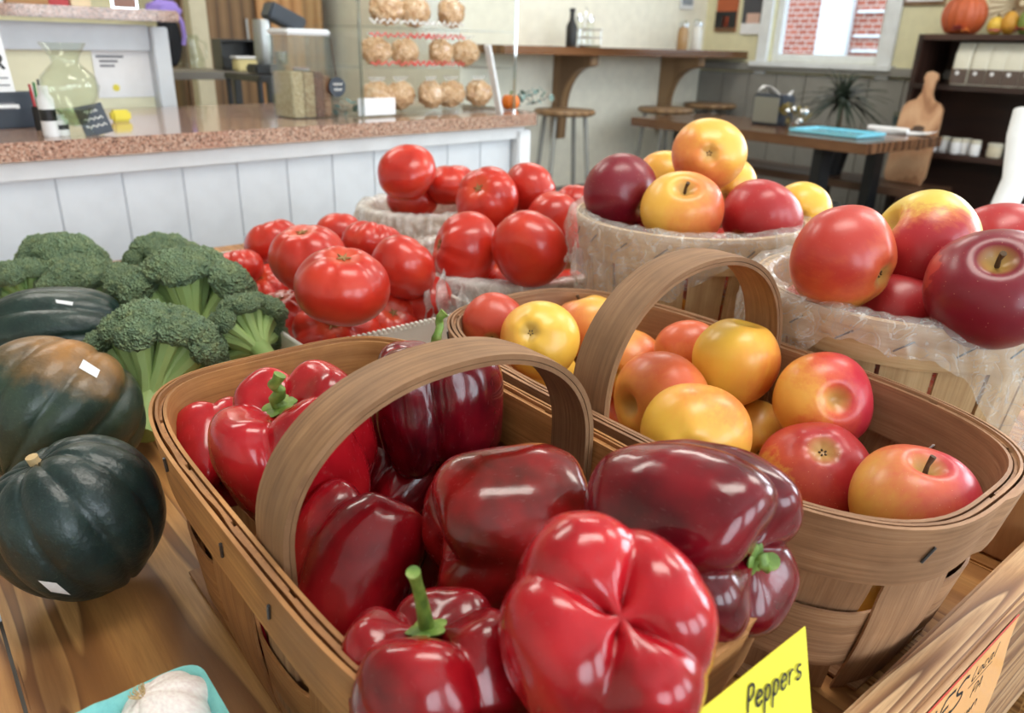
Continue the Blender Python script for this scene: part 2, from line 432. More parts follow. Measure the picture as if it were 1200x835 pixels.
g = MB(); g.box((7.3, 2.5, -.1), (5.2, 12, .08)); room('ground_outside', g, plain('asphalt', (150, 150, 150), .9))

# ------------------------------------------------------------------ counter (its front edge is turned 5 degrees against the room)
CO = onz(0, 168, .92); CX = onz(640, 132, .92)
AC = math.atan2(CX.y - CO.y, CX.x - CO.x); CL = (CX - CO).length
Rc = Matrix.Rotation(-AC, 3, 'Z')
def cl(px, py, z=.92): q = Rc @ (onz(px, py, z) - CO); return q.x, q.y
def clv(px, py, y):                     # counter-frame point on the vertical plane y=const of the counter
    v = Rc @ ray(px, py); o = Rc @ (EYE - CO); k = (y - o.y) / v.y; q = o + v * k; return q.x, q.z + .92
def CW(x, y, z=.92):
    q = Matrix.Rotation(AC, 3, 'Z') @ Vector((x, y, 0)); return Vector((CO.x + q.x, CO.y + q.y, z))
CD = .62; CX0 = -1.5; CX1 = CL
counter = thing('service_counter', 'long white panelled shop counter under the pink granite worktop', 'counter', CW(0, 0, 0), AC)
MB().box(((CX0 + CX1) / 2 - .02, .06 + (CD - .06) / 2, .44), (CX1 - CX0 - .12, CD - .06, .88)).build('carcass', m_panel, counter)
MB().box(((CX0 + CX1) / 2 - .02, .042, .87), (CX1 - CX0 - .07, .03, .036), .003).build('top_trim', m_white, counter)
MB().box((CX1 - .06, .045, .44), (.05, .05, .87), .004).build('corner_post', m_white, counter)
MB().box((CX1 - .06, CD - .05, .44), (.05, .05, .87), .004).build('corner_post', m_white, counter)
MB().box(((CX0 + CX1) / 2 - .05, .04, .06), (CX1 - CX0 - .14, .02, .1), .003).build('skirting', m_white, counter)
pm = MB().box((0, 0, .48), (.1143, .014, .745), .0022).mesh('panel_board', m_panel)
k = 0; x = CX1 - .09 - .058
while x > CX0 + .05:
    place(pm, 'panel_board', counter, (x, .053, 0)); x -= .115
wt = MB()
def rounded_slab(x0, x1, y0, y1, r, n=8):
    pts = []
    for cx, cy, a0 in ((x1 - r, y1 - r, 0), (x0 + .01, y1 - .01, PI / 2), (x0 + .01, y0 + .01, PI), (x1 - r, y0 + r, 1.5 * PI)):
        rr = r if cx == x1 - r else .01
        for i in range(n + 1): a = a0 + PI / 2 * i / n; pts.append((cx + rr * math.cos(a), cy + rr * math.sin(a)))
    return pts
wt.prism(rounded_slab(CX0, CX1, 0, CD, .06), .888, .92); wt = wt.build('granite_worktop', m_granite, None, 30, (CO.x, CO.y, 0), AC)
tag(wt, 'speckled pink granite worktop lying on the white panelled counter', 'worktop')
# raised partition behind the counter
px1 = clv(202, 100, CD + .02)[0]; pz = clv(100, 11, CD - .02)[1]
part = thing('counter_partition', 'low cream partition with grey frame behind the granite counter', 'partition', CW(0, CD, 0), AC)
PX0 = -1.3
MB().box(((PX0 + px1) / 2, .07, pz / 2 - .02), (px1 - PX0 - .05, .06, pz - .06)).build('cream_panel', plain('cream_board', (240, 236, 205), .6), part)
MB().box((px1 - .022, .055, pz / 2 - .012), (.042, .11, pz - .04), .003).build('end_post', m_panel, part)
MB().box(((PX0 + px1) / 2 - .02, .03, pz - .06), (px1 - PX0 - .045, .024, .062), .003).build('top_rail', m_panel, part)
lg = MB().box(((PX0 + px1) / 2, .06, pz - .008), (px1 - PX0 + .01, .26, .026), .004).build('granite_ledge', m_granite, None, 30, CW(0, CD, 0), AC)
tag(lg, 'narrow pink granite ledge capping the cream partition', 'ledge')
ZL = pz + .005

# ------------------------------------------------------------------ bar shelf, brackets, stools along the back wall
def WR(e, n, z=0): return W(e, n, z)
sz = one(600, 58, 3.2)[2]
n0 = 2.51; n1 = EN(one(880, 57, 3.3))[1]
pts = [(n0, E_BACK - .005), (n0, 3.14)] + [(n1 - .16 + .16 * math.sin(a), 3.30 - .16 * math.cos(a)) for a in [PI / 2 * i / 6 for i in range(7)]] + [(n1, 3.42), (n1 - .03, E_BACK - .005)]
bs = MB().prism(pts, sz - .02, sz + .02).build('bar_shelf', m_barwood, None, 30); bs.rotation_euler = (0, 0, AR)
tag(bs, 'glossy brown wooden bar shelf along the cream wall', 'shelf')
for px in (652, 776):
    nb = EN(one(px, 90, E_BACK))[1]
    prof = [(0, 0), (-.30, 0), (-.30, -.05)] + [(-.27 + .20 * math.sin(a), -.06 - .24 * (1 - math.cos(a))) for a in [PI / 2 * i / 8 for i in range(9)]] + [(-.06, -.46), (0, -.46)]
    Mx = Matrix(((0, 0, 1, nb), (1, 0, 0, E_BACK - .004), (0, 1, 0, sz - .021), (0, 0, 0, 1)))
    b = MB().prism(prof[::-1], -.03, .03, Mx).build('shelf_bracket', m_bracket, None, 30); b.rotation_euler = (0, 0, AR)
    tag(b, 'curved tan wood bracket under the bar shelf, ' + ('nearer the granite counter' if px == 652 else 'nearer the posters'), 'bracket', 'curved brackets under the bar shelf')
def stool(loc, h, label, rz):
    t = thing('bar_stool', label, 'stool', loc, rz, 'round wooden bar stools')
    MB().lathe([(.0, h - .03), (.15, h - .03), (.165, h - .022), (.168, h - .01), (.16, h), (.0, h)], 28).build('seat', m_bracket, t)
    for i in range(4):
        a = PI / 4 + i * PI / 2
        MB().tube([(.12 * math.cos(a), .12 * math.sin(a), h - .03), (.2 * math.cos(a), .2 * math.sin(a), 0.004)], .012, 10).build('leg', m_greysteel, t)
    rg = MB(); R = .172
    rg.tube([(R * math.cos(2 * PI * i / 24), R * math.sin(2 * PI * i / 24), .24) for i in range(25)], .009, 8); rg.build('foot_ring', m_greysteel, t)
p = one(662, 128, 3.2); stool((p.x, p.y, 0), p.z, 'tan round-seat bar stool partly behind the end of the granite counter', .3)
p = one(780, 126, 3.2); stool((p.x, p.y, 0), p.z, 'tan round-seat bar stool below the second shelf bracket', .5)
p = one(832, 121, 3.24); stool((p.x, p.y, 0), p.z, 'tan round-seat bar stool at the rounded end of the bar shelf', .8)
ZB = sz + .02
def onbar(px, e): q = one(px, 55, e); return Vector((q.x, q.y, ZB))
# chrome condiment caddy with a dark bottle
t = thing('condiment_caddy', 'chrome wire caddy of shakers standing on the bar shelf', 'caddy', onbar(684, 3.3), AR)
MB().box((0, 0, .006), (.16, .1, .012), .003).build('tray', m_chrome, t)
wr_ = MB()
for z in (.05, .09): wr_.tube([(-.08, -.05, z), (.08, -.05, z), (.08, .05, z), (-.08, .05, z), (-.08, -.05, z)], .004, 6)
for x in (-.08, 0, .08):
    for y in (-.05, .05): wr_.tube([(x, y, .01), (x, y, .095)], .0035, 6)
wr_.tube([(0, 0, .01), (0, 0, .17), (.015, 0, .19), (0, 0, .2)], .005, 6); wr_.build('wire_rack', m_chrome, t)
for x in (-.045, .04):
    b = MB().lathe([(.025, .013), (.027, .02), (.027, .1), (.018, .12), (.018, .13)], 18).build('shaker', m_glass, t)
    MB().lathe([(.02, .13), (.021, .15), (.012, .165), (.0, .167)], 18, T(x * 0, 0, 0)).build('shaker_cap', m_chrome, b); b.location = (x, 0, 0)
o = MB().lathe([(.028, 0), (.03, .01), (.03, .1), (.014, .135), (.013, .17), (.016, .172), (.016, .19), (.0, .191)], 20).build('sauce_bottle', m_dark, None, 40, onbar(669, 3.27))
tag(o, 'dark sauce bottle beside the chrome caddy on the bar shelf', 'bottle')
for px, c, hh, lb in ((799, (176, 140, 96), .12, 'brown spice shaker with grey lid on the bar shelf'), (815, (232, 230, 224), .13, 'white sugar shaker with shiny lid on the bar shelf')):
    t = thing('shaker_jar', lb, 'jar', onbar(px, 3.28), AR)
    MB().lathe([(.03, 0), (.033, .008), (.033, hh - .02), (.026, hh), (.026, hh + .01)], 20).build('jar_body', plain('jar_fill', c, .25), t)
    MB().lathe([(.029, hh + .008), (.03, hh + .03), (.014, hh + .045), (0, hh + .046)], 20).build('lid', m_chrome, t)

# pictures on the window wall and the cream wall
def framed(name, label, cat, e0, e1, z0, z1, mats, tilt=0):
    t = thing(name, label, cat, W((e0 + e1) / 2, N_RIGHT, (z0 + z1) / 2), AR)
    w, h = e1 - e0, z1 - z0
    MB().box((-.006, 0, 0), (.012, w, h), .002).build('backing', mats[0], t)
    for q, (a, b, c, d, m) in enumerate(mats[1]): MB().box((-.0135, (a + b) / 2 * w, (c + d) / 2 * h), (.003, (b - a) * w, (d - c) * h)).build('print', m, t)
    return t
def onwall(px, py): q = onn(px, py, N_RIGHT - .02); return EN(q)[0], q.z
e1, zb = onwall(836, 37); e0, _ = onwall(860, 37)
framed('poster', 'orange and black poster beside the rounded end of the bar shelf', 'poster', e0, e1, zb, zb + .3, (plain('orange_print', (186, 96, 56), .6), [(-.5, .5, -.5, -.1, m_dark), (-.15, .15, -.4, -.2, plain('red_orange_print', (214, 88, 48), .6)), (-.5, .5, -.5, -.42, plain('tan_print', (200, 150, 110), .6))]))
e1, zb = onwall(866, 40); e0, _ = onwall(893, 40)
framed('poster', 'dark slate poster with pale mound next to the window', 'poster', e0, e1, zb, zb + .32, (plain('slate_print', (74, 74, 80), .6), [(-.5, .5, -.5, -.3, m_paper), (-.28, .28, -.3, -.12, plain('pink_print', (214, 176, 160), .6))]))
e1, zb = onwall(1057, 7); e0, _ = onwall(1105, 10)
framed('wall_picture', 'pale wood picture frame above the dark bookcase', 'picture', e0, e1, zb, zb + .35, (m_bracket, [(-.44, .44, -.44, .44, m_paper)]))
t = thing('small_picture', 'small white framed picture on the cream wall above the bar', 'picture', one(803, 9, E_BACK), AR)
MB().box((0, -.008, .08), (.13, .014, .18), .002).build('picture_mount', m_white, t); MB().box((0, -.0165, .085), (.1, .003, .14)).build('print', plain('grey_photo', (150, 160, 170), .5), t)

# ================================================================== the produce table
ZT = .72
RAIL0, RAIL1, ZR = .098, .126, .76
def pine(name, dark, mid, light, axis, g=9.0, stretch=11, lines=9):
    m = Mat(name, mid, .5); sc = [g] * 3; sc[axis] = g / stretch; c = m.coord('Object', tuple(sc), True)
    n = m.noise(c, .8, 2.0, .45, .3); fr = m.math('FRACT', m.math('MULTIPLY', n, lines))
    f = m.noise(m.coord('Object', tuple(x * 16 for x in sc), True), 1.0, 4, .6); b = m.noise(m.coord('Object', (2.5,) * 3, True), 1, 3)
    col = m.ramp(fr, [(0, light), (.45, mid), (.80, dark), (.93, tuple(int(x * .85) for x in dark)), (1, light)])
    col = m.mix(m.ramp(f, [(.35, 0.0), (.7, .5)]), col, dark); col = m.mix(m.ramp(b, [(.35, .3), (.6, 0.0)]), col, dark)
    kn = m.vor(m.coord('Object', tuple(x * (.55 if i != axis else 2.2) for i, x in enumerate(sc)), True), .55); col = m.mix(m.ramp(kn, [(.05, .7), (.10, 0.0)]), col, (92, 54, 28))
    m.color(col); m.bump(f, .3, .0006); return m.m
m_pine = pine('pine_planks', (142, 94, 50), (188, 134, 76), (206, 156, 96), 1, 20, 18, 15)
m_pine_rail = pine('pine_rail', (134, 90, 56), (196, 152, 106), (218, 180, 136), 0, 34, 18, 10)
table = thing('display_table', 'pine plank display table with raised front rail under the produce', 'table', W(0, 0, 0), AR)
joints = [-.40, -.19, 0.0, .21, .421, .609, .80, .98]
TE1 = 1.47
for a, b in zip(joints[:-1], joints[1:]):
    MB().box(((a + b) / 2, (RAIL1 + TE1) / 2, ZT - .018), (b - a - .0022, TE1 - RAIL1 - .002, .036), .0018).build('plank', m_pine, table)
MB().box(((joints[0] + joints[-1]) / 2, (RAIL0 + RAIL1) / 2, ZR - .07), (joints[-1] - joints[0] + .02, RAIL1 - RAIL0, .14), .0035).build('front_rail', m_pine_rail, table)
for x in (joints[0] + .05, joints[-1] - .05):
    for y in (RAIL1 + .05, TE1 - .06): MB().box((x, y, (ZT - .04) / 2), (.085, .085, ZT - .04), .004).build('leg', m_pine, table)
MB().box(((joints[0] + joints[-1]) / 2, TE1 - .02, ZT - .09), (joints[-1] - joints[0] - .1, .03, .1), .003).build('apron', m_pine_rail, table)
for x in (joints[0] + .02, joints[-1] - .02): MB().box((x, (RAIL1 + TE1) / 2, ZT - .09), (.03, TE1 - RAIL1 - .1, .1), .003).build('apron', m_pine_rail, table)
q = onz(1192, 640, ZT)
blk = MB().box((0, 0, .035), (.07, .055, .07), .003).build('wood_block', wood('block_wood', (130, 84, 48), (186, 134, 88), (206, 156, 108), 30, 8, .5, axis=2), None, 40, (q.x, q.y, ZT), AR)
tag(blk, 'small pine wood block on the planks in front of the liner-draped apple basket', 'block')

# ------------------------------------------------------------------ woven splint baskets
class Outline:
    def __init__(s, a, b, p, n=720):
        P = []
        for i in range(n):
            t = 2 * PI * i / n; c, d = math.cos(t), math.sin(t)
            P.append(Vector((a * math.copysign(abs(c) ** (2 / p), c), b * math.copysign(abs(d) ** (2 / p), d))))
        L = [0]
        for i in range(n): L.append(L[-1] + (P[(i + 1) % n] - P[i]).length)
        s.P, s.L, s.n, s.per = P, L, n, L[-1]
    def at(s, u):
        x = (u % 1.0) * s.per; lo, hi = 0, s.n
        while hi - lo > 1:
            m = (lo + hi) // 2
            if s.L[m] <= x: lo = m
            else: hi = m
        k = (x - s.L[lo]) / max(1e-9, s.L[lo + 1] - s.L[lo]); a, b = s.P[lo], s.P[(lo + 1) % s.n]
        t = (b - a).normalized(); return a.lerp(b, k), Vector((t.y, -t.x))
class Basket:
    def __init__(s, a, b, p, h, taper): s.o = Outline(a, b, p); s.h = h; s.tp = taper
    def pt(s, u, t, off):
        q, n = s.o.at(u); k = s.tp + (1 - s.tp) * t; return Vector((q.x * k + n.x * off, q.y * k + n.y * off, t * s.h))
    def strip(s, u0, u1, t0, t1, off, th, nu, nt, vertical=False, closed=False):
        G = []; U = []
        for i in range(nu + (0 if closed else 1)):
            u = u0 + (u1 - u0) * i / nu
            G.append([s.pt(u, t0 + (t1 - t0) * j / nt, off(u, t0 + (t1 - t0) * j / nt)) for j in range(nt + 1)])
        def uv(i, j):
            x = (u0 + (u1 - u0) * i / nu) * s.o.per; y = (t0 + (t1 - t0) * j / nt) * s.h
            return (y, x) if vertical else (x, y)
        return MB().sheet(G, th, None, uv, closed)
m_sp1 = splint('basket_splint_honey', (122, 76, 38), (180, 124, 70), (204, 150, 94))
m_sp1b = splint('basket_band_honey', (142, 92, 46), (196, 138, 78), (214, 160, 100))
m_sp2 = splint('basket_splint_tan', (128, 90, 62), (182, 136, 98), (206, 164, 126))
m_sphandle = splint('basket_handle_ash', (110, 78, 52), (166, 124, 86), (192, 152, 112))
m_staple = Mat('staple_steel', (92, 94, 98), .4, Metallic=.8).m
def market_basket(name, label, loc, rz, a, b, p, h, taper, hz, hx, mats, seed, hw=.033):
    rnd = random.Random(seed); B = Basket(a, b, p, h, taper); t = thing(name, label, 'basket', loc, rz)
    ms, mband, mh = mats
    # bottom: crossing splints
    o = B.o; nb = 4
    for k in range(nb):
        y0 = -b * taper + 2 * b * taper * k / nb; y1 = y0 + 2 * b * taper / nb - .004
        xs = a * taper * (1 - abs((y0 + y1) / 2 / (b * taper)) ** p) ** (1 / p)
        G = [[(-xs + 2 * xs * i / 6, yy, .003) for yy in (y0, y1)] for i in range(7)]
        MB().sheet(G, .002, None, lambda i, j: (2 * xs * i / 6, (y0, y1)[j])).build('bottom_splint', ms, t)
    N = 16; wob = [rnd.uniform(-.5, .5) for _ in range(N)]
    w0, w1 = .17, .50                                  # the weaver's height range
    def bell(t_): return max(0.0, 1 - abs((t_ - (w0 + w1) / 2) / .28) ** 2)
    for k in range(N):
        u0 = (k + .045 + .02 * wob[k]) / N; u1 = (k + .955 + .02 * wob[k - 1]) / N; sg = 1 if k % 2 else -1
        B.strip(u0, u1, .0, .985 + .01 * wob[k], lambda u, tt, sg=sg: sg * .0030 * bell(tt) - .0005, .0018, 7, 10, True).build('stave', ms, t)
    G = []; nu = N * 8
    B.strip(0, 1, w0, w1, lambda u, tt: -.0034 * math.sin(PI * (u * N - .5) + PI / 2 - PI / 2 + PI) * (1 if True else 0) * -1 if False else -.0034 * math.copysign(abs(math.sin(PI * u * N)) ** .5, math.sin(PI * u * N)) * -1, .0018, nu, 3, False, True).build('weaver_band', ms, t)
    B.strip(0, 1.03, .70, 1.0, lambda u, tt: .0052 + (.0022 if u > 1 else 0), .0022, 132, 3).build('outer_rim_band', mband, t)
    B.strip(0, 1, .72, .992, lambda u, tt: -.0034, .0022, 128, 3, False, True).build('inner_rim_band', mband, t)
    B.strip(.0, 1, .93, 1.002, lambda u, tt: .0014 + .0012 * noise.noise(Vector((u * 40, tt, seed))), .0018, 160, 1, False, True).build('rim_lacing', ms, t)
    for k in range(14):                                # staples in the rim band
        u = (k + .3 + rnd.uniform(-.15, .15)) / 14; tt = rnd.uniform(.82, .9)
        p0 = B.pt(u, tt, .0062); p1 = B.pt(u + .003, tt + .075, .0062)
        MB().tube([p0, p1], .0009, 6).build('staple', m_staple, t)
    # bent handle of two plies
    for ply, (dr, th, wd) in enumerate(((0, .0032, hw), (.0036, .0026, hw * .97))):
        G = []; bb = b - .0068; n = 40; path = []
        for i in range(7): path.append((bb - .0 * i, .035 + (h - .035) * i / 7 - h))
        for i in range(n + 1):
            an = PI * i / n; path.append((bb * math.copysign(abs(math.cos(an)) ** .92, math.cos(an)), hz * abs(math.sin(an)) ** .92))
        path += [(-y, z) for y, z in path[:7][::-1]]
        for i, (y, z) in enumerate(path):
            i0, i1 = max(i - 1, 0), min(i + 1, len(path) - 1); ty, tz = path[i1][0] - path[i0][0], path[i1][1] - path[i0][1]; L = math.hypot(ty, tz) or 1
            ny, nz = tz / L, -ty / L
            G.append([(hx + wd * (j / 4 - .5), y - ny * dr - ny * (.0008 if j in (0, 4) else 0), h + z - nz * dr - nz * (.0008 if j in (0, 4) else 0)) for j in range(5)])
        MB().sheet(G, -th if False else th, None, lambda i, j: (i * .008, j * .008)).build('handle_ply' if ply else 'handle', mh, t)
    return t, B
BH = .14; ZRIM = ZT + BH
B1C, B2C = (.346, .212), (.337, .4535)
B1E, B2E = W(B1C[0], B1C[1], ZT + .001), W(B2C[0], B2C[1], ZT + .001)
RB = AR - PI / 2
bk1, BB1 = market_basket('pepper_basket', 'woven honey-brown splint basket with bent handle holding red peppers', B1E, RB, .205, .110, 4.2, BH, .87, .079, .033, (m_sp1, m_sp1b, m_sphandle), 3)
bk2, BB2 = market_basket('apple_basket', 'woven tan splint basket with bent handle holding loose apples', B2E, RB, .224, .1125, 3.2, BH, .87, .092, .0, (m_sp2, m_sp2, m_sphandle), 5)

# ------------------------------------------------------------------ round peck baskets with plastic liners
m_peck = splint('peck_slat_pale', (176, 138, 94), (216, 182, 136), (230, 202, 160))
m_film = film('plastic_bag_film', .22); m_film2 = film('crumpled_bag_film', .5)
def peck_basket(name, label, e, n, r, h, seed):
    t = thing(name, label, 'basket', W(e, n, ZT + .001), AR); B = Basket(r, r, 2, h, .82); N = 18
    MB().lathe([(0, .002), (r * .8, .002), (r * .8, .008), (0, .008)], 40).build('base_disc', m_peck, t)
    for k in range(N):
        B.strip((k + .045) / N, (k + .955) / N, 0, .99, lambda u, tt: 0, .0022, 5, 8, True).build('slat', m_peck, t)
    B.strip(0, 1.02, .79, 1.0, lambda u, tt: .0045 + (.002 if u > 1 else 0), .0028, 90, 3).build('top_hoop', m_peck, t)
    B.strip(0, 1, .82, .995, lambda u, tt: -.003, .0024, 90, 2, False, True).build('inner_hoop', m_peck, t)
    B.strip(0, 1, .0, .1, lambda u, tt: .004, .0024, 90, 2, False, True).build('bottom_hoop', m_peck, t)
    for k in range(N):
        p0 = B.pt((k + .2) / N, .87, .0054); p1 = B.pt((k + .5) / N, .93, .0054)
        MB().tube([p0, p1], .0007, 5).build('staple', m_staple, t)
    return t
PKH = .19; ZPK = ZT + PKH
PL, PR = (.568, .738, .1285), (.295, .7075, .1255)
peck_basket('peck_basket', 'round pale slatted peck basket between the tomatoes and the handled apple basket', *PL, PKH, 1)
peck_basket('peck_basket', 'round pale slatted peck basket draped with a long plastic liner beside the rail', *PR, PKH - .013, 2)
def liner(label, e, n, r, zr, drape, seed, inner=.07, amp=1.0, hbase=None, name='plastic_liner', mat=None):
    """bag folded over a rim; drape(angle in the room frame) = length hanging outside"""
    nu, nv = 220, 34; G = []
    for i in range(nu):
        a = 2 * PI * i / nu; L = drape(a); row = []; c, s_ = math.cos(a), math.sin(a)
        for j in range(nv + 1):
            k = j / nv; tot = inner + .016 + L; x = k * tot
            if x < inner: rr, zz, loose = r - .0105 - .06 * (inner - x), zr - inner + x, .3
            elif x < inner + .016:
                q = (x - inner) / .016 * PI; rr, zz, loose = r + .0005 - .011 * math.cos(q), zr + .006 * math.sin(q) + .001, .35
            else:
                y = x - inner - .016; rr, zz, loose = r + .0125 - .10 * y + .25 * y * max(0, L - .05), zr - y, .35 + min(1, y / .05)
            v = Vector((c * 9, s_ * 9, x * 22 + seed * 3.1)); f = noise.noise(v) * .006 + noise.noise(v * 2.7) * .0035
            pleat = .003 * math.sin(a * 37 + 3 * math.sin(a * 5) + seed) + .0025 * abs(math.sin(a * 23 + seed * 2 + x * 20))
            out = max(0, x - inner - .008) > 0
            d = (abs(f) * 1.6 + pleat * .5 + .0022) * loose * amp
            rr2 = rr + (d if out else -d * .5)
            zz += (noise.noise(v * 1.3 + Vector((5, 5, 5))) * .007 * loose) if x > inner else noise.noise(v) * .002
            row.append((rr2 * c, rr2 * s_, zz - zr))
        G.append(row)
    o = MB().sheet(G, None, None, None, True).build(name, mat or m_film, None, None, W(e, n, zr), AR)
    return tag(o, label, 'plastic bag')
def bumps(base, lst):
    def f(a):
        v = base
        for c, w, amp in lst:
            d = (a - c + PI) % (2 * PI) - PI; v += amp * math.exp(-(d / w) ** 2)
        return max(.012, v + .008 * noise.noise(Vector((math.cos(a) * 3, math.sin(a) * 3, base * 50))))
    return f
# angle 0 = +n, -90 deg = towards the front of the table
liner('thin clear plastic liner folded over the rim of the peck basket by the tomatoes', PL[0], PL[1], PL[2], ZPK, bumps(.02, [(rad(175), .5, .085), (rad(215), .25, .03), (rad(-85), .35, .04)]), 1)
liner('thin clear plastic liner with a long flap hanging from the peck basket by the rail', PR[0], PR[1], PR[2], ZPK - .013, bumps(.018, [(rad(150), .35, .09), (rad(-95), .50, .125), (rad(-40), .5, .09)]), 2)

# ================================================================== produce
def pepper_mesh(name, mat, lobes=4, hgt=1.0, groove=.2, top=.34, bot=.18, seed=0, taper=.08, sq=.62, bw=.5, dent=0.0, nu=64, nv=112):
    rnd = random.Random(seed); la = [rnd.uniform(.9, 1.12) for _ in range(lobes)]; ph = rnd.uniform(0, 2 * PI)
    V = []; Fc = []
    def P(phi, th):
        sx, cx = math.sin(phi), math.cos(phi)
        r = abs(sx) ** sq; z = math.copysign(abs(cx) ** .74, cx)
        w = th + .12 * math.sin(th * 2 + ph) + .10 * math.sin(z * 1.7 + ph)
        x = (w * lobes / (2 * PI)) % lobes; k = int(x); f = x - k
        am = la[k] * (1 - f) + la[(k + 1) % lobes] * f
        c = abs(math.cos(w * lobes / 2)); g = (1 - c) ** 1.7
        gd = groove * (.55 + .75 * abs(z) ** 2)
        m = (1 - gd * g) * (1 + (am - 1) * (1 - g) * .8)
        r2 = r * m * (1 - taper * (1 - z) / 2)
        z2 = z * hgt * (1 - .20 * g * (abs(z) ** 3))
        if z > 0: z2 -= top * hgt * math.exp(-(r / .52) ** 2.2); z2 += .09 * hgt * (1 - g) * (r ** 3) * max(0, z)
        else: z2 += bot * hgt * math.exp(-(r / bw) ** 2) ; z2 -= .07 * hgt * (1 - g) * (r ** 3) * max(0, -z)
        q = Vector((r2 * math.cos(th), r2 * math.sin(th), z2))
        n = noise.noise(q * 1.1 + Vector((seed * 3.7, 0, 0))) * .07 + noise.noise(q * 2.6 + Vector((0, seed * 1.9, 0))) * .025
        q *= 1 + n
        if dent: q.x *= 1 - dent * math.exp(-((q.z) / .4) ** 2) * max(0, math.cos(th)) 
        return q
    m = MB(); V = [P(1e-4, 0)]
    for i in range(1, nu):
        for j in range(nv): V.append(P(PI * (i / nu), 2 * PI * j / nv))
    V.append(P(PI - 1e-4, 0)); last = len(V) - 1
    for j in range(nv):
        k = (j + 1) % nv; Fc.append((0, 1 + j, 1 + k)); b = 1 + (nu - 2) * nv; Fc.append((b + j, last, b + k))
        for i in range(nu - 2): p = 1 + i * nv; Fc.append((p + j, p + nv + j, p + nv + k, p + k))
    m.add(V, Fc); me = m.mesh(name, mat, None); return me, P(1e-3, 0).z
def pepper_mat(name, a, b, c):
    m = Mat(name, b, .2, Coat_Weight=.4, Coat_Roughness=.06, Specular_IOR_Level=.35); co = m.coord('Object', (1, 1, 1), True)
    n = m.noise(co, 1.3, 3, .55); d = m.vor(co, 26); sc = m.noise(m.coord('Object', (3, 3, 1), True), 6, 4, .7)
    col = m.ramp(n, [(.3, a), (.52, b), (.72, c)])
    col = m.mix(m.ramp(d, [(.045, .35), (.075, 0.0)]), col, (214, 110, 96))
    m.color(col); m.rough(m.ramp(sc, [(.35, .15), (.7, .3)])); m.bump(n, .05, .02); return m.m
m_pep = pepper_mat('red_bell_pepper', (84, 5, 12), (134, 10, 22), (164, 20, 30))
m_pepl = pepper_mat('bright_red_bell_pepper', (128, 10, 18), (172, 20, 32), (194, 34, 40))
m_pepd = pepper_mat('dark_red_bell_pepper', (58, 5, 14), (102, 7, 22), (132, 12, 28))
m_pepb = pepper_mat('brown_red_bell_pepper', (82, 22, 14), (132, 20, 20), (166, 30, 30))
def stem_mat():
    m = Mat('pepper_stem_green', (96, 128, 44), .5); c = m.coord(); n = m.noise(c, 6, 3)
    m.color(m.ramp(n, [(.3, (70, 104, 36)), (.55, (112, 142, 58)), (.8, (170, 178, 112))])); return m.m
m_stem = stem_mat()
def add_stem(t, z, length, bend, r=.07, wither=False, cal=.22):
    """stem and star-shaped calyx in pepper units"""
    st = MB(); n = 9; path = []; R = []
    for i in range(n + 1):
        k = i / n; path.append((bend[0] * k * k + wither * .035 * math.sin(i * 1.7), bend[1] * k * k + wither * .035 * math.cos(i * 1.3), z - .06 + length * k)); R.append(r * (1.25 - .55 * k + (.35 * (k - .8) / .2 if k > .8 else 0)) * (1 + .12 * math.sin(i * 2.1) * wither))
    st.tube(path, R, 12); s = st.build('stem', m_stem, t)
    ca = MB(); pts = []; nn = 40
    G = []
    for i in range(nn):
        a = 2 * PI * i / nn; rr = cal * (.72 + .28 * abs(math.cos(a * 2.5)))
        G.append([(rr * f * math.cos(a), rr * f * math.sin(a), z + .012 + .20 * (rr * f) ** 2 - (.02 if f > .9 else 0)) for f in (0.05, .4, .75, 1.0)])
    ca.sheet(G, .02, None, None, True); ca.build('calyx', m_stem, t)
